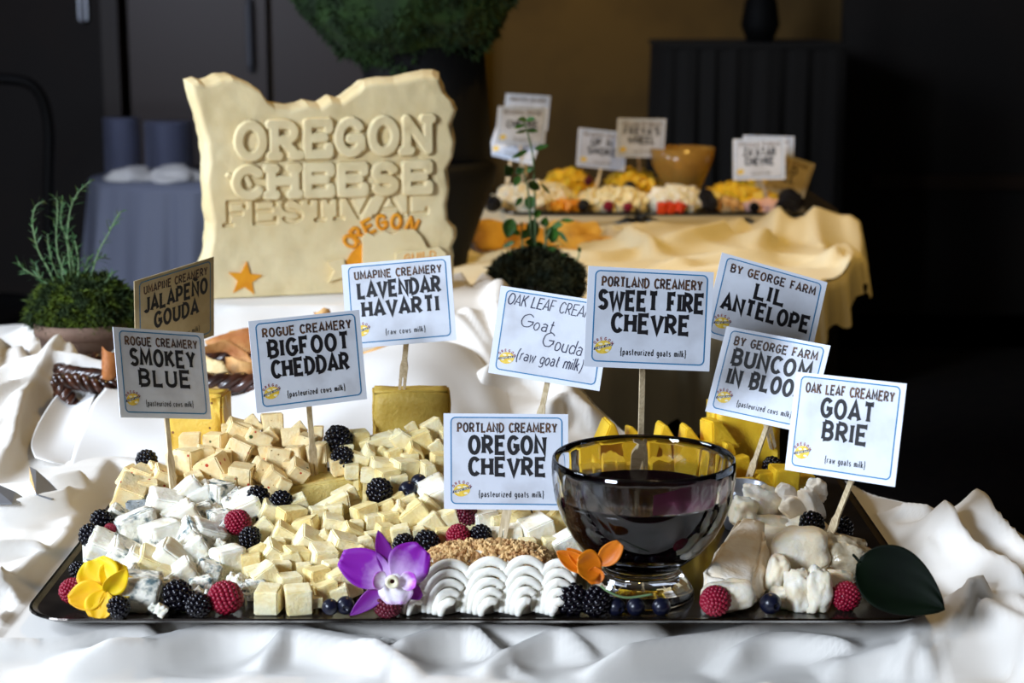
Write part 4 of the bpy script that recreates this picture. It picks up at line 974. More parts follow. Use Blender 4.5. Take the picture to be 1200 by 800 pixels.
for (a, b2, c, d, e, f, m_) in GG: add_cube(a, b2, c, d, e, f, mt=m_, pile='g', col={'white': 'chalk white', 'cream': 'pale cream', 'creamgold': 'golden ivory'}[m_])
YEL = [(843,507,34,5,20,0,1.47,'wedge'),(853,527,20,-10,30,0,1.46,'wedge'),(866,545,20,10,20,0,1.45,'cube'),(893,563,22,-6,24,0,1.43,'cube'),(918,562,29,0,10,0,1.43,'cube'),(713,508,32,0,14,0,1.47,'tri'),(739,506,16,20,20,0,1.48,'tri'),(777,508,26,10,14,0,1.47,'tri'),(806,511,26,14,10,0,1.47,'tri'),
 (792,530,24,0,20,0,1.45,'cube'),(764,530,24,0,20,0,1.44,'cube'),(735,530,24,0,10,0,1.44,'cube'),(708,532,24,0,30,0,1.44,'cube'),(825,532,24,0,30,0,1.44,'cube'),(690,536,24,0,10,0,1.42,'cube'),(845,555,22,0,10,0,1.42,'cube'),(720,552,24,0,10,0,1.40,'cube'),(770,552,24,0,40,0,1.40,'cube'),(800,552,24,0,10,0,1.40,'cube'),(875,572,20,0,10,0,1.41,'cube'),(943,565,18,0,10,0,1.44,'cube'),(745,554,20,0,10,0,1.40,'cube'),(690,560,24,0,20,0,1.38,'cube')]
for (a, b2, c, d, e, f, Yv, sh) in YEL: add_cube(a, b2, c, d, e, f, mt='yellow', shape=sh, pile='y', Y=Yv, col='bright yellow')
# lower layers of each pile, never seen one by one
NM = {'p': ('speckled', 'pepper'), 'b': ('white and blue', 'blue'), 'c': ('pale', 'cream'), 'h': ('ivory', 'creamgold'), 'g': ('chalky', 'cream'), 'y': ('yellow', 'yellow')}
for k, (colr, mt_) in NM.items():
    mb = MB()
    for (o, px, py, pile, c_, n_, p, s, lb) in list(ALLC):
        if pile != k or s < .009: continue
        q = p.copy(); lay = 0
        while q.z-TRAYZ > s*.75 and lay < 5:
            q = q+Vector((rnd.uniform(-.3, .3)*s, .35*s, -.86*s)); lay += 1
            ss = s*.92; zc = max(q.z, TRAYZ+.0005+ss*.5)
            R = Matrix.Rotation(rnd.uniform(0, 1.5), 3, 'Z')
            mb.box((q.x, min(q.y, 1.54), zc), (ss, ss, ss), R)
    if mb.v:
        o = link('cheese_cubes', mb.me('cheese_cubes', M[mt_])); tag(o, f'lower layer of {colr} cheese pieces filling the inside of the pile', 'cheese', kind='stuff')
PILE = {'p': 'peach speckled cheese cubes at the back left of the front tray', 'b': 'blue cheese chunks at the left of the front tray', 'c': 'pale cheese cubes in the middle of the front tray',
        'h': 'ivory cheese cubes around the upright dark gold block', 'g': 'chalky cheese cubes between the nuts and the glass bowl', 'y': 'yellow cheese cubes behind the glass bowl'}
def name_cubes():
    groups = {}
    for rec in ALLC:
        o, px, py, pile, col, noun, p, s, lb = rec
        if lb: tag(o, lb, 'cheese', PILE[pile]); continue
        best = min(LANDM.items(), key=lambda kv: (kv[1][0]-px)**2+((kv[1][1]-py)*1.3)**2)
        dx, dy = px-best[1][0], py-best[1][1]; a = math.degrees(math.atan2(-dy, dx)) % 360
        sec = ['right of', 'upper right of', 'above', 'upper left of', 'left of', 'lower left of', 'below', 'lower right of'][int((a+22.5)//45) % 8]
        groups.setdefault((best[0], sec, col, noun), []).append((math.hypot(dx, dy), rec))
    ORD = ['nearest', 'second', 'third', 'fourth', 'fifth', 'sixth', 'seventh', 'eighth', 'ninth', 'tenth']
    for (lm, sec, col, noun), L in groups.items():
        L.sort(key=lambda q: q[0])
        for i, (_, rec) in enumerate(L):
            if len(L) == 1: lab = f'{col} {noun}, {sec} the {lm}'
            else: lab = f'{col} {noun}, {ORD[min(i, 9)]} out, {sec} the {lm}'
            tag(rec[0], lab, 'cheese', PILE[rec[3]])
name_cubes()

# ------------------------------------------------------------------ larger cheese blocks
def block(name, label, verts8, m, bev=.002, rough=.0015, cuts=10, cat='cheese', parent=None):
    """hexahedron from 4 bottom + 4 top corners, subdivided and roughened"""
    bm = bmesh.new(); V = [bm.verts.new(v) for v in verts8]
    for f in ((3, 2, 1, 0), (4, 5, 6, 7), (0, 1, 5, 4), (1, 2, 6, 5), (2, 3, 7, 6), (3, 0, 4, 7)): bm.faces.new([V[i] for i in f])
    bmesh.ops.bevel(bm, geom=bm.edges[:], offset=bev, segments=2, affect='EDGES')
    bmesh.ops.triangulate(bm, faces=bm.faces[:])
    for th_ in (.02, .01, .006):
        bmesh.ops.subdivide_edges(bm, edges=[e for e in bm.edges if e.calc_length() > th_], cuts=1); bmesh.ops.triangulate(bm, faces=bm.faces[:])
    bm.normal_update()
    for v in bm.verts: v.co += v.normal*rough*(n3(v.co, 60)+.6*n3(v.co, 170))
    me = bpy.data.meshes.new(name); bm.to_mesh(me); bm.free(); me.materials.append(m)
    me.polygons.foreach_set('use_smooth', [True]*len(me.polygons))
    o = link(name, me, parent)
    if label: tag(o, label, cat)
    return o
def upright(pxl, pxr, pytop, Y, depth, m, label, zb=TRAYZ+.0005, yaw=0, name='cheese_block', lean=0, dxr=0):
    a = at(pxl, pytop, Y); b2 = at(pxr, pytop, Y); w_ = b2.x-a.x; zt = a.z; r = math.radians(yaw)
    dx, dy = math.cos(r), math.sin(r); ex, ey = -math.sin(r), math.cos(r)
    P = [(a.x, Y), (a.x+dx*w_, Y+dy*w_), (a.x+dx*w_+ex*depth, Y+dy*w_+ey*depth), (a.x+ex*depth, Y+ey*depth)]
    return block(name, label, [(x, y, zb) for x, y in P]+[(x+(dxr if i in (1, 2) else 0), y, zt) for i, (x, y) in enumerate(P)], m)
upright(192, 262, 462, 1.452, .030, M['pepperslab'], 'golden block with green and red flecks, upright behind the speckled cubes', yaw=-6)
upright(436, 527, 459, 1.492, .026, M['olive'], 'dark gold upright cheese block behind the ivory cubes', yaw=3, dxr=.0)
upright(838, 919, 474, 1.475, .032, M['yellow'], 'yellow upright cheese wedge right of the glass bowl', yaw=8, name='cheese_wedge')
def quad_px(pts, Ys): return [at(p[0], p[1], Y) for p, Y in zip(pts, Ys)]
# flat cheddar slab
t4 = quad_px([(338, 573), (430, 557), (418, 548), (352, 556)], [1.352, 1.372, 1.400, 1.392])
hh = .021
block('cheese_slab', 'long golden cheddar slab lying flat with a card pick in it', [v-Vector((0, 0, hh)) for v in t4]+t4, M['cheddar'], .0015, .0008)
t4 = quad_px([(146, 588), (186, 583), (208, 570), (168, 574)], [1.325, 1.325, 1.352, 1.352]); hh = .017
block('cheese_wedge', 'grey rinded blue cheese wedge below the leftmost white card', [v-Vector((0, 0, hh)) for v in t4]+t4, M['rind'], .0012, .0012)

# ------------------------------------------------------------------ brie, at the right end
def lump(name, label, px, py, Y, wpx, hpx, d, roll=0, yaw=0, pitch=0, m='brie', amp=.12, fq=2.2, seed=0, sq=3.0, cat='cheese', bend=0, floor_=True):
    v, f = ICO3; bm = bmesh.new(); bmesh.ops.create_icosphere(bm, subdivisions=4, radius=1)
    s = m_per_px(py, Y); R = Matrix.Rotation(math.radians(-roll), 3, 'Y') @ Matrix.Rotation(math.radians(pitch), 3, 'X') @ Matrix.Rotation(math.radians(yaw), 3, 'Z')
    p = at(px, py, Y)
    for q in bm.verts:
        c = q.co; k = (abs(c.x)**sq+abs(c.y)**sq+abs(c.z)**sq)**(-1/sq)
        c2 = c*k; nn = n3(c2+Vector((seed*2.3, seed, 0)), fq)+.28*n3(c2+Vector((0, seed*3.3, 1)), fq*2.3)+.06*n3(c2+Vector((3, seed*3.3, 1)), fq*7)
        c2 = c2*(1+amp*nn); c2 = Vector((c2.x*wpx*s/2, c2.y*d/2, c2.z*hpx*s/2)); c2.y += bend*((c2.x/(wpx*s/2))**2)
        w2 = R @ c2
        if floor_ and p.z+w2.z < TRAYZ+.0004: w2.z = TRAYZ+.0004-p.z
        q.co = w2
    me = bpy.data.meshes.new(name); bm.to_mesh(me); bm.free(); me.materials.append(M[m])
    me.polygons.foreach_set('use_smooth', [True]*len(me.polygons))
    return tag(link(name, me, loc=p), label, cat, 'brie pieces at the right end of the front tray' if m in ('brie', 'brierind', 'gooey') else None)
t4 = quad_px([(828, 672), (884, 690), (898, 606), (868, 604)], [1.20, 1.192, 1.30, 1.31]); 
P8 = [at(820, 692, 1.188), at(884, 704, 1.180), at(902, 690, 1.215), at(838, 650, 1.30)]
b8 = [Vector((v.x, v.y, TRAYZ+.0005)) for v in P8]
top8 = [at(824, 668, 1.192), at(882, 690, 1.186), at(900, 612, 1.285), at(868, 604, 1.30)]
block('brie_wedge', 'large white brie wedge leaning beside the glass bowl', b8+top8, M['brierind'], .003, .0022)
B = [('flat front lip of white brie touching the front raspberry', 853, 698, 1.176, 62, 34, .022, 8, 6, 0, 'brie', .10, 5),
 ('crumpled brie heap behind the large wedge', 893, 592, 1.36, 48, 40, .04, -20, 0, 0, 'brie', .28, 1),
 ('ridged brie crumb against the glass bowl rim side', 872, 600, 1.34, 30, 30, .03, 0, 0, 0, 'brie', .25, 2),
 ('upright brie petal with pale rind, highest left', 924, 583, 1.35, 22, 34, .014, 30, 20, 0, 'brierind', .14, 3),
 ('broad brie petal leaning left below the highest one', 934, 597, 1.335, 44, 26, .016, -28, 10, 0, 'brierind', .14, 4),
 ('curled brie petal directly left of the card pick', 951, 592, 1.33, 16, 44, .018, 25, 30, 0, 'brierind', .14, 6),
 ('small brie petal behind the card pick', 957, 574, 1.36, 22, 26, .016, 10, 10, 0, 'brierind', .2, 7),
 ('scooped white brie slab around the card pick base', 938, 645, 1.245, 66, 52, .030, 8, -6, 0, 'brie', .10, 8),
 ('glossy ripe brie lump left of the dark leaf', 990, 650, 1.25, 60, 40, .03, -12, 0, 0, 'gooey', .26, 9),
 ('small brie piece between wedge and scooped slab', 911, 672, 1.22, 26, 42, .02, -12, 0, 0, 'brie', .16, 10),
 ('front brie lobe, left of the pair above the tray rim', 935, 694, 1.185, 30, 50, .022, 6, 0, 0, 'brie', .20, 11),
 ('front brie lobe, right of the pair above the tray rim', 958, 692, 1.182, 30, 52, .022, -4, 0, 0, 'brie', .20, 12),
 ('low brie piece beside the lone front blueberry', 915, 702, 1.19, 28, 26, .018, 0, 0, 0, 'brie', .18, 13),
 ('brie scrap behind the right raspberry', 982, 690, 1.21, 40, 40, .02, 0, 0, 0, 'brie', .16, 14),
 ('brie base hidden below the ripe lump', 960, 672, 1.26, 90, 40, .05, 0, 0, 0, 'brie', .14, 15),
 ('brie base under the crumpled heap', 900, 640, 1.32, 70, 60, .06, 0, 0, 0, 'brie', .14, 16),
 ('brie base under the petals', 940, 628, 1.33, 60, 50, .05, 0, 0, 0, 'brie', .14, 17)]
for (lb, a, b2, Yv, w_, h_, d_, ro, ya, pi_, m_, am, sd) in B: lump('brie_piece', lb, a, b2, Yv, w_, h_, d_, ro, ya, pi_, m_, am, seed=sd, sq=3.4)

# ------------------------------------------------------------------ piped cheese and chopped nuts
def rosette(px0, px1, pyt, Y, label, seed):
    s = m_per_px(700, Y); xc = at((px0+px1)/2, 700, Y).x; w_ = (px1-px0)*s/2; h = (at(600, pyt, Y).z-TRAYZ)*.98; mb = MB(); r0 = random.Random(seed)
    v, f = ICO3; mb.add([Vector((q.x*w_*.95, q.y*.012+.004, max(0, q.z)*h*.90)) for q in v], f)
    c = w_*r0.uniform(.45, .6); n = 5 if w_ > .012 else 4
    for k in range(n):
        q = 1-k/n*.86; pts = []; rad = []; th1 = 150-k*9+r0.uniform(-8, 8)
        for i in range(23):
            t = i/22; th = math.radians(-2+t*th1); x = c-(c+w_)*q*math.cos(th)*(1+.04*math.sin(3*t+seed)); z = h*q*math.sin(th)*(1.0-.12*t)
            x = min(x, w_*1.2)+.0006*vn1(t*7+seed*5+k);  y = -.0058-.012*(1-q)-.004*math.sin(th)*(1-q)+.010*max(0, math.sin(th))*q
            pts.append((x, y, max(z, 0)+.0016)); rad.append((.0029 if k else .0030)*(1.0-.35*abs(2*t-1)**2)*(1.15 if w_ > .012 else .8)*(1+.1*vn1(t*5+k*3+seed)))
        mb.tube(pts, rad, 10)
    o = link('piped_cheese_shell', mb.me('piped_cheese_shell', M['cream_piped'], True), loc=(xc, Y+.008, TRAYZ+.0006))
    return tag(o, label, 'cheese', 'piped goat cheese shells in front of the nuts')
SH = [(462, 496, 672, 'partly hidden piped white cheese shell under the orchid'), (492, 542, 665, 'piped white cheese shell, second from the left'), (538, 586, 662, 'piped white cheese shell in the middle of the row'), (582, 630, 660, 'piped white cheese shell, second from the right'), (624, 668, 664, 'rightmost piped white cheese shell, beside the big blackberry')]
for i, (a, b2, c, lb) in enumerate(SH): rosette(a, b2, c, 1.170, lb, i)
nl = thing('goat_cheese_log', 'low white goat cheese log coated with chopped brown nuts', 'cheese', (at(572, 680, 1.215).x, 1.222, TRAYZ+.0005))
NW, ND, NH = .056, .030, .034
def mound(x, y): return NH*max(0, 1-abs(x/NW)**3.2)**.5*max(0, 1-abs(y/ND)**2.6)**.5
vs = []; fs = []; nu, nv = 50, 30
for j in range(nv+1):
    for i in range(nu+1):
        x = (i/nu*2-1)*NW; y = (j/nv*2-1)*ND; vs.append((x, y, mound(x*.995, y*.995)-.001*(i in (0, nu) or j in (0, nv))*0))
fs = [(j*(nu+1)+i, j*(nu+1)+i+1, (j+1)*(nu+1)+i+1, (j+1)*(nu+1)+i) for j in range(nv) for i in range(nu)]
link('cheese_core', mesh('cheese_core', vs, fs, M['cream_piped'], True), nl)
mb = MB()
for i in range(2000):
    x = rnd.uniform(-1, 1)*NW*.99; y = rnd.uniform(-1, 1)*ND*.98; z = mound(x, y)
    if z < .006: continue
    r = rnd.uniform(.0011, .0029); R = Euler((rnd.uniform(0, 6), rnd.uniform(0, 6), rnd.uniform(0, 6))).to_matrix(); sx = rnd.uniform(.6, 1.3)
    mb.add([Vector((x, y, z+rnd.uniform(-.0006, .0018)))+R @ Vector((v.x*r*sx*rnd.uniform(.75, 1.2), v.y*r, v.z*r*.7)) for v in ICO1[0]], ICO1[1])
for i in range(150):   # scraps on the shells
    x = rnd.uniform(-1, 1)*NW*1.1; r = rnd.uniform(.0006, .0014)
    mb.add([Vector((x, -.030-rnd.uniform(0, .014), rnd.uniform(.016, .032)))+v*r for v in ICO1[0]], ICO1[1])
tag(link('nut_coating', mb.me('nut_coating', M['nuts']), nl), kind='stuff')

# ------------------------------------------------------------------ berries
def berry_mesh(name, m, n=70, L=1.15, dr=.30, hollow=False, seed=0):
    r = random.Random(seed); mb = MB(); ga = PI*(3-5**.5)
    v, f = ICO2
    mb.add([(q.x*.8, q.y*.8, q.z*.8*L) for q in v], f)
    for i in range(n):
        z = 1-2*(i+.5)/n; rr = math.sqrt(1-z*z); a = i*ga
        c = Vector((rr*math.cos(a), rr*math.sin(a), z*L))*.80; c *= (1-.08*max(0, z)); s = dr*r.uniform(.85, 1.1)*.72
        mb.add([c+q*s for q in ICO1[0]] if False else [c+q*s for q in v], f)
    return mb.me(name, m, True)
BM = {'blackberry': berry_mesh('drupelets', M['blackberry'], 60, 1.15, .33), 'raspberry': berry_mesh('drupelets', M['raspberry'], 150, 1.1, .20, seed=2), 'dark': berry_mesh('drupelets', M['redberry'], 150, 1.1, .20, seed=2)}
def bb_mesh():
    mb = MB(); prof = [(0, -1), (.38, -.93), (.72, -.70), (.93, -.38), (1, 0), (.93, .38), (.72, .70), (.42, .88), (.34, .97), (.27, .93), (.2, .84), (0, .8)]
    return mb.lathe(prof, 24).me('berry_body', M['blueberry'], True)
BBM = bb_mesh()
BBC = MB()
for k in range(5):
    a = 2*PI*k/5; BBC.add([(.28*math.cos(a-.35), .28*math.sin(a-.35), .88), (.28*math.cos(a+.35), .28*math.sin(a+.35), .88), (.42*math.cos(a), .42*math.sin(a), 1.06), (.3*math.cos(a), .3*math.sin(a), .86)], [(0, 1, 2), (1, 3, 2), (3, 0, 2)])
BBC = BBC.me('calyx', M['blueberry'])
def berry(kind, px, py, rpx, label, rot=None, Y=None, dy=-.006, sz=1, el=None):
    Yv = heapY(py)+dy if Y is None else Y; p = at(px, py, Yv); r = rpx*m_per_px(py, Yv)
    if p.z-r*.92 < TRAYZ: p.z = TRAYZ+.0003+r*.92
    rot = rot if rot is not None else (rnd.uniform(0, 3), rnd.uniform(0, 3), rnd.uniform(0, 3))
    nm_ = {'blackberry': 'blackberry', 'raspberry': 'raspberry', 'dark': 'raspberry', 'blueberry': 'blueberry'}[kind]
    t = thing(nm_, label, 'berry', p); t.rotation_euler = rot; t.scale = (r, r, r*(el or 1))
    if kind == 'blueberry': link('berry_body', BBM, t); link('calyx', BBC, t)
    else: link('drupelets', BM[kind], t)
    return t
V_ = (PI/2*.2, 0, 0)
BR = [('blackberry', 172, 539, 13, 'small blackberry at the back left corner of the front tray', 1.455), ('raspberry', 181, 549, 9, 'small raspberry half hidden beside the back left blackberry', 1.447),
 ('blackberry', 397, 515, 17, 'tall upper blackberry right of the cheddar card pick', None), ('blackberry', 402, 536, 14, 'lower blackberry right of the cheddar card pick', None), ('raspberry', 411, 510, 8, 'sliver of raspberry behind the tall blackberry', 1.44),
 ('blackberry', 445, 575, 16, 'round blackberry at the right end of the cheddar slab', None), ('blackberry', 303, 582, 14, 'left blackberry of the pair below the speckled cubes', None), ('blackberry', 329, 588, 14, 'right blackberry of the pair below the speckled cubes', None),
 ('dark', 291, 586, 8, 'dark raspberry tucked behind the blackberry pair', 1.335), ('raspberry', 279, 612, 17, 'bright raspberry on top of the blue cheese pile', None), ('blackberry', 293, 629, 13, 'blackberry touching the raspberry on the blue cheese', None),
 ('blackberry', 120, 611, 14, 'upper blackberry at the left flank of the blue cheese', None), ('blackberry', 106, 627, 14, 'lower blackberry at the left flank of the blue cheese', None), ('raspberry', 129, 620, 8, 'small raspberry bit between left flank blackberries and chunk', None),
 ('blackberry', 92, 668, 11, 'small blackberry above the pansy raspberry at tray left edge', None), ('raspberry', 86, 692, 17, 'raspberry left of the yellow pansy', None), ('blackberry', 139, 711, 14, 'blackberry below the right side of the yellow pansy', None),
 ('blackberry', 209, 698, 19, 'big front blackberry left of the front raspberry', None), ('blackberry', 233, 709, 15, 'dark blackberry wedged between front blackberry and front raspberry', None), ('raspberry', 265, 702, 22, 'large front raspberry between blue cheese and pale cubes', None),
 ('blueberry', 387, 711, 10, 'left blueberry of the pair by the orchid, at the rim', None), ('blueberry', 405, 709, 11, 'right blueberry of the pair by the orchid, at the rim', None), ('dark', 455, 708, 19, 'dark raspberry in the shade under the purple orchid', None),
 ('blackberry', 474, 637, 13, 'left blackberry of the pair above the orchid', None), ('blackberry', 500, 635, 15, 'right blackberry of the pair above the orchid', None), ('blueberry', 491, 565, 10, 'upper blueberry of the pair left of the middle card', None), ('blueberry', 478, 574, 11, 'lower blueberry of the pair left of the middle card', None),
 ('dark', 546, 604, 16, 'dark raspberry just below the bottom edge of the middle card', None), ('raspberry', 537, 628, 16, 'raspberry behind the chopped nuts, left of a blackberry', None), ('blackberry', 564, 627, 13, 'blackberry behind the nuts beside a raspberry', None),
 ('blackberry', 670, 702, 20, 'big blackberry under the orange flower', None), ('blackberry', 698, 704, 18, 'blackberry in shade right of the one under the orange flower', None), ('blueberry', 745, 712, 11, 'blueberry in front of the bowl foot, left', 1.17), ('blueberry', 775, 712, 11, 'blueberry in front of the bowl foot, right', 1.17), ('blueberry', 722, 713, 11, 'blueberry in shade nearest the bowl foot left edge', 1.17),
 ('raspberry', 838, 704, 20, 'dark red front raspberry beneath the brie wedge', 1.163), ('blueberry', 903, 707, 13, 'lone front blueberry among the brie', 1.168), ('raspberry', 992, 700, 19, 'raspberry half behind the dark leaf', 1.18), ('blackberry', 952, 614, 15, 'blackberry in the hollow left of the rightmost pick', 1.30), ('blackberry', 985, 618, 15, 'blackberry in the hollow right of the rightmost pick', 1.32), ('blackberry', 905, 546, 12, 'blackberry behind the yellow cubes at right', 1.45)]
for b_ in BR: berry(b_[0], b_[1], b_[2], b_[3], b_[4], Y=b_[5], dy=-.010)
# ------------------------------------------------------------------ glass bowl of dark sauce
bc = at(752, 693, 1.215); bowl = thing('glass_bowl', 'footed clear glass bowl of dark red sauce on the front tray', 'bowl', (bc.x, 1.215, TRAYZ+.0006))
outer = [(.0, .0), (.0365, .0), (.0378, .0015), (.0370, .004), (.0335, .010), (.0295, .016), (.0272, .0205), (.0285, .0235), (.034, .0275), (.044, .036), (.0525, .0465), (.0590, .059), (.0632, .072), (.0652, .085), (.0656, .095), (.0650, .1010)]
inner = [(.0640, .1022), (.0630, .1012), (.0628, .095), (.0622, .085), (.0602, .073), (.0560, .061), (.0495, .0495), (.0410, .0395), (.031, .032), (.020, .0285), (.0, .0275)]
prof = outer+inner; n = 96; vs = []; fs = []
for (r, z) in prof:
    for k in range(n):
        a = 2*PI*k/n; rr = r
        if (r, z) in inner and .035 < z < .1: rr = r-.0011*(math.cos(a*10)**2)*min(1, (z-.035)/.02, (.1-z)/.01)
        vs.append((rr*math.cos(a), rr*math.sin(a), z))
for i in range(len(prof)-1):
    for k in range(n): fs.append((i*n+k, i*n+(k+1) % n, (i+1)*n+(k+1) % n, (i+1)*n+k))
link('bowl_body', mesh('bowl_body', vs, fs, M['glass'], True), bowl)
lq = [(0, .0270), (.0205, .0280), (.0318, .0318), (.0418, .0392), (.0502, .0490), (.0566, .0605), (.0598, .070), (.0612, .0755), (.0600, .0760), (.058, .0752), (0, .0748)]
tag(link('sauce', MB().lathe(lq, 64).me('sauce', M['jam'], True), loc=(bc.x, 1.215, TRAYZ+.0006)), 'dark cherry red sauce filling the glass bowl', 'sauce')

mb = MB(); V = []; na, nz = 26, 10
for j in range(nz+1):
    z = .0768+(.0975-.0768)*j/nz; ri = np.interp(z, [.073, .085, .095, .1], [.0602-.0014, .0622-.0014, .0628-.0014, .0628-.0014])
    for i in range(na+1):
        t = i/na; a = math.radians(-88+96*t); hgt = .45+.55*math.sin(t*2.6+.4)*(1+.3*vn1(t*9)); zz = .0768+(z-.0768)*max(.1, hgt)
        V.append((ri*math.cos(a), ri*math.sin(a), zz))
film = link('sauce_film', mesh('sauce_film', V, [(j*(na+1)+i, j*(na+1)+i+1, (j+1)*(na+1)+i+1, (j+1)*(na+1)+i) for j in range(nz) for i in range(na)], M['jamfilm'], True), bowl)
film['label'] = 'purple smear inside the right wall'

# ------------------------------------------------------------------ petals and leaves
def petal(name, parent, org, base, tip, width, nrm, m, cup=.15, ruffle=.04, prof=.62, tipw=0, nu=12, nv=16, curl=0, seed=0, thick=.0004):
    base, tip, nrm = Vector(base), Vector(tip), Vector(nrm).normalized(); ax = tip-base; L = ax.length; ax.normalize()
    side = ax.cross(nrm).normalized(); nrm = side.cross(ax).normalized(); vs = []
    for j in range(nv+1):
        t = j/nv; wv = math.sin(PI*min(1, t**prof*(1-tipw)))**.75 if 0 < t else 0
        if t == 0: wv = .12
        for i in range(nu+1):
            u = i/nu*2-1
            p = base+ax*(L*t)+side*(u*width/2*wv)+nrm*(cup*width*(u*u)*wv-cup*.3*L*math.sin(PI*t)+curl*L*t*t+ruffle*width*math.sin(u*7+t*5+seed)*abs(u)*t)
            vs.append(p-Vector(org))
    fs = [(j*(nu+1)+i, j*(nu+1)+i+1, (j+1)*(nu+1)+i+1, (j+1)*(nu+1)+i) for j in range(nv) for i in range(nu)]
    o = link(name, mesh(name, vs, fs, m, True), parent)
    md = o.modifiers.new('solid', 'SOLIDIFY'); md.thickness = thick; md.offset = 0
    return o
TOC = Vector((0, -1, .3))
def P3(px, py, Y): return at(px, py, Y)
# yellow pansy
Yp = 1.168; c0 = P3(124, 691, Yp)
pn = thing('yellow_pansy', 'bright yellow pansy bloom at the front left corner of the tray', 'flower', c0)
petal('petal', pn, c0, P3(122, 692, Yp+.004), P3(110, 655, Yp+.012), .030, TOC, M['pansy'], .12, .05, .9, .12)
petal('petal', pn, c0, P3(124, 690, Yp+.003), P3(142, 660, Yp+.014), .022, TOC, M['pansy'], .12, .05, .85, .1)
petal('petal', pn, c0, P3(126, 692, Yp+.004), P3(167, 682, Yp+.010), .017, TOC, M['pansy'], .2, .06, .7)
petal('petal', pn, c0, P3(125, 694, Yp-.001), P3(149, 666, Yp-.004), .016, Vector((.7, -1, .2)), M['pansy'], .25, .03, .7)
petal('petal', pn, c0, P3(124, 693, Yp), P3(80, 702, Yp-.004), .021, TOC, M['pansyor'], .15, .05, .85, .05)
petal('petal', pn, c0, P3(122, 691, Yp), P3(112, 724, Yp-.008), .021, TOC, M['pansyor'], .12, .06, .95, .12)
petal('petal', pn, c0, P3(124, 692, Yp-.001), P3(126, 723, Yp-.006), .012, TOC, M['pansyor'], .12, .06, .95, .12)
v, f = ICO2; link('flower_throat', mesh('flower_throat', [q*.0018 for q in v], f, M['throat'], True), pn)
# purple orchid
def orchid_mat(name, tipc, basec, org_dist):
    m = mat(name, tipc, .5, sss=.1); nt = m.node_tree; N = nt.nodes; L = nt.links; b = N['Principled BSDF']
    tc = N.new('ShaderNodeTexCoord'); ln = N.new('ShaderNodeVectorMath'); ln.operation = 'LENGTH'; L.new(tc.outputs['Object'], ln.inputs[0])
    wv = N.new('ShaderNodeTexNoise'); wv.inputs['Scale'].default_value = 260; L.new(tc.outputs['Object'], wv.inputs['Vector'])
    ad = N.new('ShaderNodeMath'); ad.operation = 'MULTIPLY_ADD'; ad.inputs[1].default_value = .008; L.new(wv.outputs['Fac'], ad.inputs[0]); L.new(ln.outputs['Value'], ad.inputs[2])
    r = N.new('ShaderNodeValToRGB'); r.color_ramp.elements[0].position = org_dist[0]; r.color_ramp.elements[1].position = org_dist[1]
    r.color_ramp.elements[0].color = basec; r.color_ramp.elements[1].color = tipc
    L.new(ad.outputs[0], r.inputs['Fac']); L.new(r.outputs['Color'], b.inputs['Base Color']); return m
OM = orchid_mat('orchid_petal', srgb(128, 16, 160), srgb(206, 170, 216), (.012, .026)); OS = orchid_mat('orchid_sepal', srgb(104, 8, 128), srgb(140, 40, 160), (.010, .022))
OL = orchid_mat('orchid_lip', srgb(176, 70, 196), srgb(240, 232, 240), (.0175, .022))
Yo = 1.158; c0 = P3(461, 682, Yo)
oc = thing('purple_orchid', 'purple orchid bloom with white lip at the front tray rim', 'flower', c0)
petal('petal', oc, c0, P3(461, 680, Yo+.003), P3(399, 653, Yo+.006), .027, TOC, OM, .1, .07, .9, .10)
petal('petal', oc, c0, P3(462, 680, Yo+.003), P3(496, 642, Yo+.006), .030, TOC, OM, .1, .07, .88, .10)
petal('sepal', oc, c0, P3(459, 678, Yo+.005), P3(443, 621, Yo+.008), .0125, TOC, OS, .12, .02, .8)
petal('sepal', oc, c0, P3(456, 684, Yo+.003), P3(410, 721, Yo-.002), .0125, TOC, OS, .12, .02, .75)
petal('sepal', oc, c0, P3(468, 682, Yo+.003), P3(494, 700, Yo), .0125, TOC, OS, .12, .02, .8, .06)
petal('lip', oc, c0, P3(463, 672, Yo-.004), P3(464, 708, Yo-.009), .024, TOC, OL, -.12, .10, 1.0, .14)
petal('lip_lobe', oc, c0, P3(452, 681, Yo-.007), P3(437, 678, Yo-.012), .013, TOC, OL, .3, .02, .9, .2)
petal('lip_lobe', oc, c0, P3(468, 681, Yo-.007), P3(488, 680, Yo-.012), .013, TOC, OL, .3, .02, .9, .2)
mb = MB().lathe([(.0024, 0), (.0044, .0006), (.0050, .003), (.0042, .0046), (.0028, .0044), (.0016, .002)], 20); o = link('column', mb.me('column', M['logopale'], True), oc); o.location = P3(460, 680, Yo-.010)-c0; o.rotation_euler = (PI/2, 0, 0)
mb = MB().add([q*.0022 for q in ICO2[0]], ICO2[1]); o = link('throat', mb.me('throat', M['redberry'], True), oc); o.location = P3(460, 681, Yo-.008)-c0
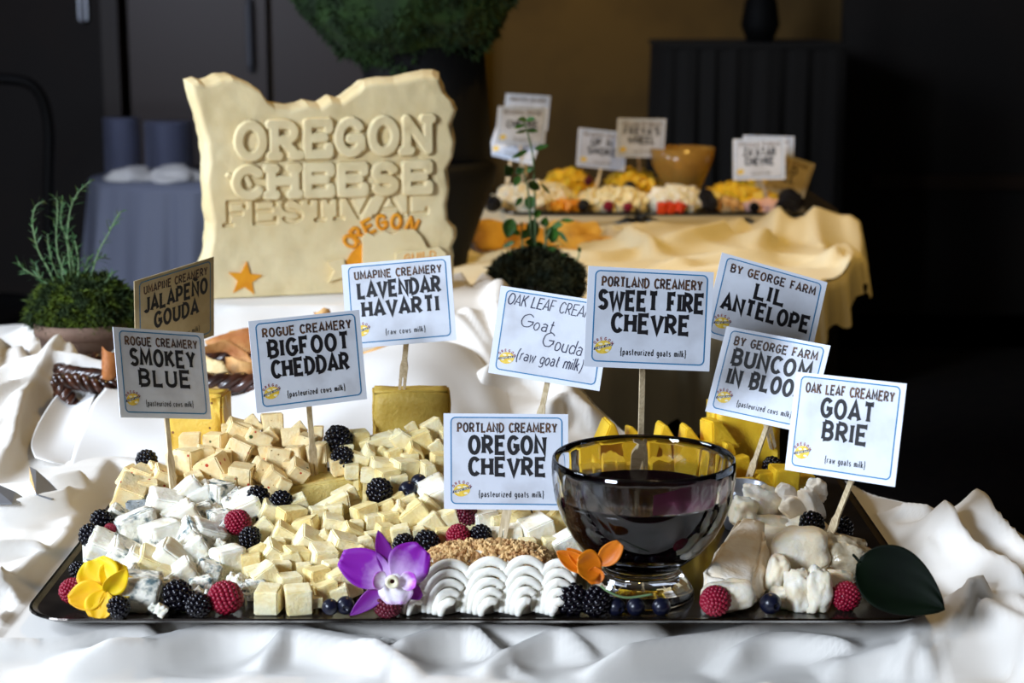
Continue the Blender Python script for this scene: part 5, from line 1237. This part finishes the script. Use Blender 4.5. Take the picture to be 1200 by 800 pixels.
# orange flower
Yn = 1.150; c0 = P3(694, 667, Yn)
nf = thing('orange_pansy', 'orange edible bloom in front of the bowl stem', 'flower', c0)
petal('petal', nf, c0, P3(702, 662, Yn+.002), P3(727, 636, Yn), .014, Vector((.3, -1, .6)), M['nast'], .2, .05, .9, .1)
petal('petal', nf, c0, P3(705, 664, Yn+.001), P3(676, 662, Yn-.006), .022, Vector((0, -1, .5)), M['nast'], .2, .05, .95, .1)
petal('petal', nf, c0, P3(690, 668, Yn+.002), P3(652, 646, Yn+.004), .013, TOC, M['nast'], .3, .06, .85)
petal('petal', nf, c0, P3(692, 666, Yn+.003), P3(664, 642, Yn+.006), .010, TOC, M['nast'], .3, .06, .8)
petal('petal', nf, c0, P3(696, 664, Yn-.002), P3(698, 684, Yn-.004), .013, TOC, M['nast'], .2, .03, .9, .1)
link('flower_stem', MB().tube(spline([P3(704, 686, Yn)-c0, P3(715, 694, Yn-.002)-c0, P3(735, 700, Yn)-c0, P3(765, 696, Yn+.006)-c0], 5), .0008, 6).me('flower_stem', M['stem'], True), nf)
# dark leaf at the right corner
Yl = 1.148; c0 = P3(1040, 690, Yl)
lf = thing('basil_leaf', 'large dark green leaf overhanging the right front tray corner', 'leaf', c0)
petal('blade', lf, c0, P3(1006, 657, Yl+.012), P3(1107, 714, Yl-.012), .046, Vector((.1, -1, .4)), M['darkleaf'], .12, .03, .72, 0, 20, 24, thick=.0006)
link('leaf_stem', MB().tube([P3(1008, 659, Yl+.011)-c0, P3(1000, 650, Yl+.02)-c0], .001, 6).me('leaf_stem', M['darkleaf']), lf)

# ------------------------------------------------------------------ knives, little dish
def blade(label, pts, Y0, Y1, nm='cheese_knife'):
    c0 = at(pts[0][0], pts[0][1], Y0); n = len(pts); vs = []
    for i, (a, b2, k) in enumerate(pts): vs.append(at(a, b2, Y0+(Y1-Y0)*k)-c0)
    t = thing(nm, label, 'knife', c0); m = len(vs); up = Vector((.0, .0008, .0011))
    F = [tuple(range(m)), tuple(range(2*m-1, m-1, -1))]+[((k+1) % m, k, m+k, m+(k+1) % m) for k in range(m)]
    o = link('blade', mesh('blade', vs+[q+up for q in vs], F, M['steel']), t)
    h0 = (vs[-1]+vs[-2])/2; dr = (h0-vs[0]).normalized() if len(vs) > 2 else Vector((1, 0, 0))
    return t
blade('silver knife blade tip sticking out of the cloth, left of the tray', [(34, 548, 1), (42, 552, .95), (58, 566, .9), (74, 583, .8), (60, 586, .3), (42, 580, .2), (35, 566, .5)], 1.41, 1.44)
blade('silver serving blade entering at the left frame edge', [(-20, 562, 1), (0, 570, .9), (18, 578, .8), (33, 588, .7), (14, 591, .2), (-20, 592, .1)], 1.39, 1.43)
dp = at(868, 570, 1.375)
ds = thing('small_dish', 'small clear rim dish showing behind the brie, right of the bowl', 'dish', (dp.x, 1.375, TRAYZ+.001))
hz = dp.z-TRAYZ
link('dish_body', MB().lathe([(0, 0), (.012, 0), (.018, hz*.5), (.022, hz), (.0212, hz+.0006), (.0205, hz), (.0165, hz*.5), (.011, .002), (0, .002)], 48).me('dish_body', M['steel'], True), ds)

# ------------------------------------------------------------------ napkin, basket and flatbreads
def sheet(name, rows, m, parent=None, sub=8, thick=.0012, amp=.002, org=Vector((0, 0, 0))):
    R = [[at(a, b2, Y) for a, b2, Y in r] for r in rows]
    Rs = [spline(r, sub) for r in R]; nc = len(Rs[0]); cols = [spline([Rs[i][j] for i in range(len(Rs))], sub) for j in range(nc)]
    nr = len(cols[0]); vs = []
    for i in range(nr):
        for j in range(nc):
            p = cols[j][i]; p = p+Vector((0, amp*n3(p, 22), amp*n3(p+Vector((3, 1, 2)), 18))); vs.append(p-org)
    fs = [(i*nc+j, (i+1)*nc+j, (i+1)*nc+j+1, i*nc+j+1) for i in range(nr-1) for j in range(nc-1)]
    o = link(name, mesh(name, vs, fs, m, True), parent); o.location = (0, 0, 0)
    md = o.modifiers.new('solid', 'SOLIDIFY'); md.thickness = thick; md.offset = 0
    return o
npk = thing('napkin', 'white linen napkin lining the flatbread basket behind the tray', 'napkin', (-.3, 1.65, .80)); oN = Vector((-.3, 1.65, .80))
sheet('napkin_body', [
 [(128, 440, 1.79), (170, 452, 1.80), (225, 466, 1.80), (280, 470, 1.80), (340, 455, 1.80), (430, 425, 1.81), (500, 405, 1.83), (556, 420, 1.84), (590, 455, 1.82), (620, 490, 1.80)],
 [(121, 453, 1.72), (170, 458, 1.72), (225, 466, 1.71), (280, 464, 1.71), (335, 443, 1.71), (430, 411, 1.73), (495, 397, 1.76), (550, 410, 1.78), (585, 445, 1.76), (618, 485, 1.74)],
 [(108, 475, 1.67), (165, 486, 1.66), (225, 492, 1.655), (280, 490, 1.655), (335, 472, 1.66), (430, 442, 1.67), (500, 430, 1.68), (556, 443, 1.70), (592, 475, 1.70), (622, 505, 1.69)],
 [(92, 515, 1.61), (160, 525, 1.605), (225, 530, 1.60), (280, 530, 1.60), (335, 520, 1.60), (430, 500, 1.60), (505, 490, 1.61), (560, 500, 1.62), (600, 515, 1.63), (625, 530, 1.63)],
 [(78, 554, 1.545), (133, 562, 1.560), (225, 556, 1.585), (280, 556, 1.585), (335, 556, 1.585), (430, 556, 1.585), (505, 552, 1.59), (560, 552, 1.595), (600, 550, 1.60), (628, 548, 1.60)]], M['napkin'], npk, org=oN, amp=.0065)
o = sheet('napkin_corner', [
 [(100, 438, 1.80), (115, 440, 1.80), (126, 442, 1.80)],
 [(72, 458, 1.74), (90, 470, 1.735), (112, 462, 1.73)],
 [(50, 486, 1.67), (72, 500, 1.665), (100, 496, 1.66)],
 [(37, 517, 1.60), (60, 525, 1.60), (90, 524, 1.61)],
 [(41, 536, 1.565), (60, 541, 1.562), (82, 545, 1.57)]], M['napkin'], npk, org=oN, amp=.001)
o['label'] = 'turned back shaded corner at the left'
bk = thing('wicker_basket', 'dark brown glossy wicker basket in the napkin', 'basket', (-.295, 1.80, .797))
ax_, ay_ = .178, .065
for k in range(3):
    pts = []
    for i in range(181):
        a = 2*PI*i/180; ph = 22*a+k*2*PI/3; r = 1+.03*math.cos(ph)
        pts.append((ax_*r*math.cos(a), ay_*(1+.07*math.cos(ph))*math.sin(a), .045+.006*math.sin(ph)))
    link('rim_strand', MB().tube(pts, .0058, 7, False).me('rim_strand', M['wicker'], True), bk)
for lev in range(5):
    pts = []
    for i in range(241):
        a = 2*PI*i/240; r = (.80+.035*lev)+.022*math.cos(20*a+lev*PI)
        pts.append((ax_*r*math.cos(a), ay_*r*math.sin(a), .005+.008*lev))
    link('weaver', MB().tube(pts, .0038, 6, False).me('weaver', M['wicker'], True), bk)
mb = MB()
for i in range(40):
    a = 2*PI*i/40; mb.tube([(ax_*.80*math.cos(a), ay_*.80*math.sin(a), 0), (ax_*.97*math.cos(a), ay_*.97*math.sin(a), .042)], .0028, 6)
tag(link('stakes', mb.me('stakes', M['wicker'], True), bk), kind='stuff')
# handle knob of twisted canes at the left end, as the photo shows it
hc = at(92, 458, 1.735)-Vector((-.295, 1.80, .797))
def braid(path, R, r, turns, nm='handle_cane', n=3):
    Q = spline(path, 14)
    for k in range(n):
        pts = []
        for i, q in enumerate(Q):
            d = (Q[min(i+1, len(Q)-1)]-Q[max(i-1, 0)]).normalized(); u = d.cross(Vector((0, 1, .2))).normalized(); v_ = d.cross(u)
            a = turns*2*PI*i/len(Q)+k*2*PI/n; pts.append(q+u*R*math.cos(a)+v_*R*math.sin(a))
        link(nm, MB().tube(pts, r, 7).me(nm, M['wicker'], True), bk)
braid([hc+Vector((-.020, .004, .010)), hc+Vector((-.012, -.004, -.004)), hc+Vector((-.003, -.006, -.022)), hc+Vector((.004, -.004, -.044))], .0055, .0042, 2.6)
braid([hc+Vector((-.022, 0, .010)), hc+Vector((.0, -.002, .010)), hc+Vector((.026, 0, .004)), hc+Vector((.055, .02, .002))], .0050, .0040, 3.2)
braid([hc+Vector((-.020, .012, .008)), hc+Vector((-.022, .010, -.010)), hc+Vector((-.014, .006, -.028)), hc+Vector((.0, .006, -.046))], .0035, .0032, 3)

def shard(label, poly, Y, m, bend=.02, tilt=0, seed=0, group='toasted flatbread pieces in the basket', nm='flatbread', depth=.0, amp=.005):
    """irregular curved cracker sheet following an outline, real thickness"""
    cx = sum(p[0] for p in poly)/len(poly); cy = sum(p[1] for p in poly)/len(poly); c0 = at(cx, cy, Y)
    bm = bmesh.new(); vs = []
    wpx = max(p[0] for p in poly)-min(p[0] for p in poly); hpx = max(p[1] for p in poly)-min(p[1] for p in poly)
    for p in poly:
        u = (p[0]-cx)/(wpx/2); v_ = (p[1]-cy)/(hpx/2)
        vs.append(bm.verts.new(at(p[0], p[1], Y+depth*(-v_))-c0))
    bm.faces.new(vs); bmesh.ops.triangulate(bm, faces=bm.faces[:])
    for th_ in (.02, .01, .006):
        bmesh.ops.subdivide_edges(bm, edges=[e for e in bm.edges if e.calc_length() > th_], cuts=1); bmesh.ops.triangulate(bm, faces=bm.faces[:])
    W_ = wpx*m_per_px(cy, Y)/2
    for q in bm.verts:
        u = q.co.x/W_; q.co.y += bend*(u*u-.3)*math.cos(tilt)+amp*2*n3(q.co+Vector((seed, 0, 0)), 35); q.co.z += amp*.5*n3(q.co+Vector((0, seed, 0)), 60)
    me = bpy.data.meshes.new(nm); bm.to_mesh(me); bm.free(); me.materials.append(m)
    me.polygons.foreach_set('use_smooth', [True]*len(me.polygons))
    o = link(nm, me, loc=c0); md = o.modifiers.new('solid', 'SOLIDIFY'); md.thickness = .0024; md.offset = 0
    return tag(o, label, 'flatbread', group)
shard('tall brown flatbread piece at the left end, beside the leftmost card', [(119, 406), (127, 411), (141, 414), (146, 440), (142, 456), (118, 462), (112, 455), (122, 440), (123, 420)], 1.745, M['bread'], .02, seed=1)
shard('dark toasted flatbread strip lying behind the leftmost card', [(106, 455), (125, 444), (150, 440), (200, 452), (196, 468), (150, 470), (120, 464)], 1.765, M['bread'], .01, seed=2)
shard('topmost brown flatbread, rising to the right behind the pile', [(238, 402), (262, 392), (286, 384), (300, 380), (306, 400), (296, 416), (275, 410), (256, 404), (240, 408)], 1.81, M['bread'], .02, seed=3, depth=.015)
shard('pale flatbread behind the topmost brown one', [(250, 402), (270, 388), (300, 384), (308, 410), (280, 414)], 1.825, M['breadlight'], .01, seed=8)
shard('brown curved flatbread in the middle of the basket', [(236, 404), (262, 400), (288, 412), (300, 428), (300, 446), (282, 430), (264, 414), (238, 410)], 1.79, M['bread'], -.02, seed=4, depth=.012)
shard('reddish brown flatbread at the right, under the second white card', [(262, 422), (272, 417), (290, 424), (300, 428), (303, 448), (292, 446), (272, 438), (262, 432)], 1.765, M['bread'], .02, seed=5, depth=.01)
shard('pale yellow flatbread with a ragged right edge in front', [(238, 415), (250, 420), (262, 422), (266, 431), (272, 440), (282, 440), (281, 448), (272, 456), (250, 457), (232, 448), (228, 425)], 1.745, M['breadlight'], .025, seed=6, depth=.015)
shard('dark flatbread underside at the bottom of the pile', [(236, 452), (262, 458), (290, 450), (303, 446), (302, 458), (280, 462), (244, 468), (234, 462)], 1.77, M['bread'], .01, seed=7)
shard('flatbread hidden behind the two left cards', [(150, 420), (190, 410), (232, 412), (236, 446), (200, 456), (158, 450)], 1.80, M['bread'], .02, seed=9)
shard('brown flatbread tip peeping above the second white card', [(368, 368), (380, 358), (386, 360), (390, 374), (376, 380)], 1.83, M['bread'], .01, seed=10)
shard('flatbread hidden behind the second white card', [(300, 400), (340, 392), (380, 372), (398, 392), (392, 424), (340, 440), (304, 446)], 1.80, M['bread'], .02, seed=11, depth=.01)
shard('brown flatbread fragment between the second and third cards', [(396, 420), (424, 412), (452, 404), (458, 408), (440, 418), (424, 424), (398, 432)], 1.775, M['bread'], .01, seed=12)
shard('darker flatbread fragment under the third card', [(420, 424), (440, 410), (468, 402), (470, 408), (450, 416), (430, 430)], 1.79, M['bread'], .01, seed=13)

# ------------------------------------------------------------------ moss, herbs, topiary
def mossball(name, parent, c, rx, ry, rz, m, n=5200, L=.008, seed=0, zmin=-.2, wd=.0007):
    r = random.Random(seed); mb = MB(); v, f = ICO3
    mb.add([Vector(c)+Vector((q.x*rx*.93, q.y*ry*.93, max(zmin, q.z)*rz*.93))*(1+.05*n3(q, 4)) for q in v], f)
    for i in range(n):
        z = r.uniform(max(-.98, zmin), 1); a = r.uniform(0, 2*PI); k = math.sqrt(max(0, 1-z*z)); d = Vector((k*math.cos(a), k*math.sin(a), z))
        b_ = 1+.10*n3(d, 3.5)+.05*n3(d, 9); p = Vector(c)+Vector((d.x*rx, d.y*ry, d.z*rz))*b_*.92
        g = (d+Vector((r.uniform(-.8, .8), r.uniform(-.8, .8), r.uniform(-.8, .8)))).normalized(); s = g.orthogonal().normalized()*wd*r.uniform(.7, 1.6)
        s.rotate(Matrix.Rotation(r.uniform(0, 6), 3, g)); l = L*r.uniform(.5, 1.3)
        q1 = p+g*l*.55+Vector((0, 0, l*.1)); q2 = p+g*l+Vector((r.uniform(-.3, .3), r.uniform(-.3, .3), -.1))*l
        mb.add([p-s, p+s, q1+s*.8, q1-s*.8, q2], [(0, 1, 2, 3), (3, 2, 4)])
    return tag(link(name, mb.me(name, m), parent), kind='stuff')
pc = at(92, 400, 1.90)
pot = thing('potted_rosemary', 'clay pot of rosemary sprigs and green moss at left', 'potted plant', (pc.x, 1.93, .800))
zr_ = at(92, 386, 1.87).z-.800; pr = .0545
link('pot', MB().lathe([(0, 0), (pr*.72, 0), (pr*.92, zr_-.016), (pr*1.0, zr_-.015), (pr*1.04, zr_), (pr*.96, zr_), (pr*.93, zr_-.01), (0, zr_-.012)], 40).me('pot', M['terracotta'], True), pot)
zc_ = zr_+.004
mossball('moss', pot, (0, 0, zc_+.004), .060, .053, .040, M['moss'], 6500, .010, 3, zmin=-.35, wd=.0009)
oP = Vector(pot.location)
def sprig(pts, Y, seed, nlen=.017, dens=330, r0=.0012):
    r = random.Random(seed); Q = spline([at(a, b2, Y+dy)-oP for a, b2, dy in pts], 8)
    st_ = link('sprig', MB().tube(Q, [r0*(1-.6*i/len(Q)) for i in range(len(Q))], 6).me('sprig', M['stem'], True), pot)
    mb = MB(); tot = len(Q)-1
    Lg = sum((Q[i+1]-Q[i]).length for i in range(tot)); n = int(Lg*dens)
    for k in range(n):
        t = (k+r.random())/n*tot; i = min(int(t), tot-1); p = Q[i].lerp(Q[i+1], t-i); d = (Q[i+1]-Q[i]).normalized()
        o_ = d.orthogonal().normalized(); o_.rotate(Matrix.Rotation(k*2.4+r.uniform(-.5, .5), 3, d)); g = (o_*.8+d*r.uniform(.3, 1.0)).normalized()
        l = nlen*r.uniform(.55, 1.15)*(1 if t/tot < .85 else .7); s = g.cross(d).normalized()*.0009; bend = Vector((0, 0, -l*.12)) if g.z > -.2 else Vector((0, 0, l*.1))
        m1 = p+g*l*.5+bend*.0; e1 = p+g*l+bend
        mb.add([p-s*.5, p+s*.5, m1+s, m1-s, e1], [(0, 1, 2, 3), (3, 2, 4)])
    tag(link('needles', mb.me('needles', M['needle']), st_), kind='stuff')
SPR = [[(64, 340, 0), (50, 328, 0), (36, 320, -.004), (27, 314, -.004), (21, 306, -.004)], [(66, 335, 0), (56, 314, 0), (46, 296, 0), (40, 275, -.004), (38, 258, 0), (42, 242, 0), (52, 235, 0)],
 [(82, 340, 0), (74, 316, 0), (68, 300, 0), (66, 278, .004), (67, 258, 0), (67, 236, 0), (64, 232, 0)], [(84, 335, 0), (82, 312, 0), (79, 282, -.004), (80, 262, 0), (84, 240, 0), (93, 224, 0), (106, 212, 0)],
 [(102, 338, 0), (109, 316, 0), (116, 294, 0), (127, 274, .004), (136, 256, 0), (142, 247, 0)], [(74, 335, .01), (62, 310, .012), (57, 290, .01), (56, 274, .01)],
 [(90, 335, -.01), (92, 310, -.012), (90, 292, -.012), (86, 276, -.01)], [(100, 340, .01), (100, 318, .012), (104, 300, .012)], [(110, 340, -.005), (124, 330, -.01), (132, 318, -.01)], [(60, 340, .01), (46, 322, .012), (40, 308, .01)],
 [(95, 338, 0), (104, 312, .01), (122, 300, .01)], [(78, 338, -.01), (72, 318, -.015), (76, 300, -.015)], [(88, 338, .01), (84, 300, .015), (72, 262, .012), (73, 236, .01)]]
for i, s in enumerate(SPR): sprig(s, 1.925, i, dens=330 if i < 6 else 600)
# mint pot
mp = at(628, 345, 2.28)
mint = thing('potted_mint', 'dark mossy pot of tall green mint in the middle', 'potted plant', (mp.x, 2.27, .80)); oM = Vector(mint.location)
zt_ = at(628, 338, 2.24).z-.80
link('pot', MB().lathe([(0, 0), (.040, 0), (.053, zt_-.002), (.057, zt_+.006), (.052, zt_+.006), (0, zt_)], 36).me('pot', M['darkpot'], True), mint)
mossball('moss', mint, (0, 0, zt_+.004), .064, .058, .042, M['darkmoss'], 5200, .010, 5, zmin=-.5, wd=.001)
def Pc(cx, cy): return (540+cx*.25, 100+cy*.25)
for k, s in enumerate([[(352, 860), (350, 700), (348, 560), (345, 450), (338, 330), (318, 240), (300, 180), (297, 160)], [(300, 860), (290, 740), (284, 640)], [(335, 860), (332, 740), (318, 520), (306, 450), (290, 395)], [(365, 860), (390, 760), (410, 700), (430, 660), (470, 630)], [(375, 860), (400, 790), (395, 700), (398, 650)], [(380, 880), (440, 830), (540, 820), (555, 770)]]):
    Q = spline([at(*Pc(*p), 2.27)-oM for p in s], 6); link('mint_stem', MB().tube(Q, [.0017*(1-.5*i/len(Q)) for i in range(len(Q))], 6).me('mint_stem', M['stem'], True), mint)
LV = [(288,158,40,26,172),(328,158,44,26,12),(272,192,46,24,196),(335,212,56,22,0),(283,216,50,18,190),(378,288,70,26,18),(275,322,80,26,205),(224,400,52,50,110),(280,400,48,36,20),(322,395,30,26,30),(262,450,60,34,235),(345,472,66,44,330),(400,484,66,18,-42),(325,550,64,56,262),(272,545,50,26,232),
 (228,670,96,72,252),(338,680,104,62,266),(430,700,84,66,260),(395,640,44,40,80),(500,632,64,22,0),(455,655,50,30,20),(480,710,66,20,-52),(222,745,66,24,202),(330,735,54,40,180),(556,770,22,18,95),(300,700,60,40,225),(370,760,60,44,300),(420,770,60,40,20),(260,690,40,30,160),(360,600,44,36,60),(470,800,50,26,10),(250,790,60,26,170)]
for k, (cx, cy, ln_, wd_, an) in enumerate(LV):
    r = math.radians(an); ln_ *= .25*.5; dx, dy = math.cos(r)*ln_, -math.sin(r)*ln_; px, py = Pc(cx, cy); yy = 2.27+rnd.uniform(-.012, .012)
    petal('leaf', mint, oM, at(px-dx, py-dy, yy), at(px+dx, py+dy, yy+rnd.uniform(-.01, .01)), wd_*.25*m_per_px(py, yy), Vector((rnd.uniform(-.4, .4), -1, rnd.uniform(.1, .8))), M['leaf'], .15, .03, .8, 0, 6, 8, curl=-.1)
# topiary
Yt = 2.75; s = m_per_px(0, Yt); tc_ = at(475, -48, Yt)
tp = thing('topiary', 'big dark green moss topiary ball in a black urn behind the carved cheese', 'topiary', (at(492, 200, Yt).x, Yt, .78)); oT = Vector(tp.location)
ct = tc_-oT
mossball('foliage_ball', tp, ct, 142*s, 142*s, 142*s, M['topmoss'], 16000, .012, 9, zmin=-.99, wd=.0014)
xr = lambda px, py: at(px, py, Yt)-oT
zA = xr(500, 85).z; zB = xr(500, 182).z; zU = xr(500, 195).z
link('trunk', MB().tube([(0.02, 0, zB-.06), (0.018, 0, (zA+zB)/2), (0.0, 0, zA+.06)], [73*s, 70*s, 76*s], 14).me('trunk', M['urn'], True), tp)
bs = .001
link('urn', MB().lathe([(0, bs), (48*s, bs), (52*s, bs+.01), (58*s, .05), (72*s, zU*.55), (90*s, zU*.88), (92*s, zU), (84*s, zU+.012), (76*s, zU+.004), (0, zU)], 40).me('urn', M['urn'], True), tp)

# ------------------------------------------------------------------ plate table at the back left
Yk = 5.0; tl = at(85, 300, Yk); cxk = at(255, 210, Yk).x
rt = thing('round_table', 'round side table with grey blue pleated skirt at back left', 'table', (cxk, Yk+.05, 0))
Rk = cxk-at(104, 215, Yk).x
link('tabletop', MB().lathe([(0, .70), (Rk, .70), (Rk, .722), (0, .722)], 48).me('tabletop', M['blue_skirt'], True), rt)
poly = [(Rk*1.02*math.cos(a), Rk*1.02*math.sin(a)) for a in [PI+PI*k/24 for k in range(-4, 29)]]
pleated('table_skirt', poly, .01, .715, M['blue_skirt'], .014, 34, rt, flare=.06)
v, f = ICO3
for k, (a, b2, w_, h_, lb) in enumerate(((152, 207, 52, 20, 'left bunch of pale cloth at the plate stacks'), (205, 208, 62, 20, 'right bunch of pale cloth at the plate stacks'))):
    p = at(a, b2+2, Yk-.10); s5 = m_per_px(b2, Yk)
    vs = [Vector((q.x*w_*s5*.5, q.y*.06, max(-.25, q.z)*h_*s5*.62))*(1+.3*n3(q+Vector((k*3, 0, 0)), 2.2)+.14*n3(q, 5)) for q in v]
    mz = min(q.z for q in vs)
    tag(link('folded_cloth', mesh('folded_cloth', vs, f, M['cloth'], True), loc=(p.x, p.y+.02, .7225-mz)), lb, 'cloth')
NTH = 'first second third fourth fifth sixth seventh eighth ninth tenth eleventh twelfth thirteenth fourteenth fifteenth sixteenth seventeenth eighteenth nineteenth twentieth twenty-first twenty-second twenty-third twenty-fourth twenty-fifth twenty-sixth'.split()
def plate_mesh(r):
    return MB().lathe([(0, 0), (r*.55, 0), (r*.6, .0025), (r, .0075), (r*1.0, .009), (r*.58, .0042), (0, .003)], 40).me('plate', M['plate'], True)
for k, (xl, xr_, yt, lb) in enumerate(((122, 166, 138, 'left'), (170, 228, 142, 'right'))):
    c = at((xl+xr_)/2, 170, Yk+.04); r = (xr_-xl)/2*m_per_px(170, Yk+.04); pm = plate_mesh(r); zt = at(150, yt, Yk+.04).z; n = 26; dz = (zt-.724-.009)/(n-1)
    for i in range(n):
        o = link('plate', pm, loc=(c.x+rnd.uniform(-.001, .001), c.y, .7235+i*dz))
        q = n-1-i; wd_ = ('topmost' if q == 0 else 'lowest' if i == 0 else (NTH[q]+' from the top'))
        tag(o, f'grey blue china plate, {wd_}, in the {"narrower left" if k == 0 else "wider right"} stack', 'plate', f'plates in the {lb} stack')

# ------------------------------------------------------------------ things on the rear tray and before it
ZR = RT+.0005
ORDN = ['top', 'second', 'third', 'fourth', 'fifth', 'sixth', 'seventh', 'eighth', 'ninth', 'tenth']
def heap(x0, x1, ytop, ybot, n, spx, mt, lb, Yf=3.08, Yb=3.3, rough=0, shape='cube', nm='cheese_pieces', cat='cheese', kind='stuff'):
    """blurred heap of pieces a few pixels across, joined: bulk below, cut pieces over it"""
    bm = bmesh.new(); Yc = (Yf+Yb)/2; w_ = (x1-x0)*.46*m_per_px(ybot, Yc); xc = at((x0+x1)/2, ybot, Yc).x; hgt = max(.012, at(x0, ytop+spx*.6, Yb).z-ZR-.004)
    base = cm(mt, shape, 0, rough)
    def put(me, Mx):
        nv = len(bm.verts); bm.from_mesh(me); bm.verts.ensure_lookup_table()
        for v in bm.verts[nv:]: v.co = Mx @ v.co
    ic = bmesh.ops.create_icosphere(bm, subdivisions=3, radius=1)
    for v in ic['verts']: v.co = Vector((v.co.x*w_*.95, v.co.y*(Yb-Yf)*.5, max(0, v.co.z)*hgt*.9))
    for i in range(n):
        a = i*2.39996; r = math.sqrt((i+.5)/n)*.98; x, y = r*math.cos(a)*w_, r*math.sin(a)*(Yb-Yf)*.5; s_1 = spx*m_per_px(ybot, Yc)*rnd.uniform(.75, 1.25)
        z = max(s_1*.5, hgt*math.sqrt(max(0, 1-r*r))*rnd.uniform(.85, 1.08))
        put(cm(mt, shape, rnd.randint(0, 5), rough), Matrix.Translation((x, y, z)) @ Euler((rnd.uniform(-.6, .6), rnd.uniform(-.6, .6), rnd.uniform(0, 1.5))).to_matrix().to_4x4() @ Matrix.Diagonal((s_1, s_1, s_1, 1)))
    me = bpy.data.meshes.new(nm); bm.to_mesh(me); bm.free(); me.materials.clear(); me.materials.append(M[mt])
    me.polygons.foreach_set('material_index', [0]*len(me.polygons)); me.update()
    return tag(link(nm, me, loc=(xc, Yc, ZR)), lb, cat, kind=kind)
heap(632, 702, 190, 222, 60, 9, 'yellow', 'blurred heap of yellow cubes at the left of the rear tray', 3.22, 3.38)
heap(706, 775, 190, 222, 60, 9, 'yellow', 'blurred heap of yellow cubes in the middle of the rear tray', 3.22, 3.38)
heap(824, 930, 205, 236, 70, 9, 'yellow', 'blurred heap of yellow cubes behind the rear right card', 3.2, 3.36)
heap(576, 676, 206, 248, 60, 12, 'white', 'blurred white chunks at the left end of the rear tray', 3.07, 3.2, .12)
heap(672, 765, 212, 248, 60, 10, 'cream', 'blurred pale chunks in the middle of the rear tray', 3.07, 3.2, .12)
heap(756, 826, 210, 248, 45, 12, 'white', 'blurred white chunks behind the rear red fruit', 3.07, 3.2, .12)
heap(834, 872, 226, 250, 40, 6, 'nuts', 'blurred chopped brown nuts on the rear tray', 3.07, 3.12, nm='chopped_nuts', cat='nuts')
heap(874, 922, 230, 252, 26, 9, 'pink', 'pinkish blurred cheese below the rear right card', 3.07, 3.12, .1)
heap(646, 684, 232, 248, 10, 11, 'orange', 'orange blurred piece pile at the front of the rear tray', 3.06, 3.09, .05)
for k, (a, b2) in enumerate(((775, 240), (786, 238), (797, 241))):
    p = at(a, b2, 3.055); s_1 = 10*m_per_px(b2, 3.055); o = link('fruit_piece', cm('fruit', 'cube', k, .1)); o.matrix_basis = Matrix.Translation((p.x, p.y, ZR+s_1*.62)) @ Euler((.2, .2*k, .4*k)).to_matrix().to_4x4() @ Matrix.Diagonal((s_1, s_1, s_1*1.2, 1))
    tag(o, ['left', 'middle', 'right'][k]+' red orange fruit piece at the front of the rear tray', 'fruit', 'red fruit on the rear tray')
for (kd, a, b2, r, lb) in (('raspberry', 713, 243, 7, 'left red berry at the front of the rear tray'), ('raspberry', 736, 244, 6, 'right red berry at the front of the rear tray'), ('dark', 690, 212, 6, 'dark red berry among the rear left yellow cubes'), ('blackberry', 738, 220, 8, 'dark berry on top of the rear middle pile'), ('dark', 719, 220, 5, 'dark red berry near the rear middle yellow cubes'),
    ('blackberry', 828, 230, 9, 'upper black berry right of the rear red fruit'), ('blackberry', 832, 243, 10, 'lower black berry right of the rear red fruit'), ('blackberry', 924, 232, 12, 'upper black berry at the rear tray right end'), ('blackberry', 930, 244, 12, 'lower black berry at the rear tray right end'), ('blackberry', 915, 248, 7, 'small black berry under the rear right card'), ('blackberry', 684, 240, 7, 'black berry beside the rear orange pieces'), ('blackberry', 884, 250, 6, 'tiny black berry by the pink cheese'), ('blackberry', 578, 245, 10, 'black berry at the rear tray left end')):
    p = at(a, b2, 3.06 if b2 > 225 else 3.22); rr = r*m_per_px(b2, 3.06); t = berry(kd, a, b2, r, lb, Y=3.065 if b2 > 225 else 3.22); t.location.z = max(t.location.z, ZR+rr)
rbp = at(800, 222, 3.25)
ab = thing('amber_bowl', 'blurred amber glass bowl on the rear tray', 'bowl', (rbp.x, 3.27, ZR)); s6 = m_per_px(200, 3.25); hb = at(800, 174, 3.25).z-ZR
link('bowl_body', MB().lathe([(0, 0), (20*s6, 0), (18*s6, .006), (26*s6, hb*.35), (36*s6, hb*.7), (38.5*s6, hb), (37*s6, hb), (34*s6, hb*.7), (24*s6, hb*.38), (0, hb*.3)], 48).me('bowl_body', M['amber'], True), ab)
for i, (pl_, Yv) in enumerate([([(556, 262), (572, 258), (592, 262), (594, 280), (590, 292), (560, 294), (553, 285)], 2.86), ([(590, 266), (612, 262), (640, 270), (642, 288), (615, 296), (592, 290)], 2.88), ([(640, 262), (668, 256), (700, 262), (706, 276), (690, 284), (660, 286), (642, 278)], 2.84), ([(652, 278), (690, 272), (722, 280), (728, 292), (700, 296), (660, 292)], 2.80), ([(640, 284), (670, 290), (700, 296), (680, 300), (645, 297)], 2.78), ([(752, 288), (764, 284), (772, 290), (768, 300), (756, 300)], 2.72)]):
    lbs = ['blurred golden flatbread at far left before the rear tray', 'golden flatbread behind the mint stems', 'upper golden flatbread right of the mint', 'lower golden flatbread right of the mint', 'small golden flatbread scrap in the folds right of the mint', 'dark gold scrap lying in the rear cloth fold']
    shard(lbs[i], pl_, Yv, M['goldlitbread'], .02, seed=20+i, group='golden flatbreads before the rear tray', depth=.02, amp=.008)
print('OBJ', len(bpy.data.objects), 'TRI', sum(len(o.data.polygons) for o in bpy.data.objects if o.type == 'MESH'))
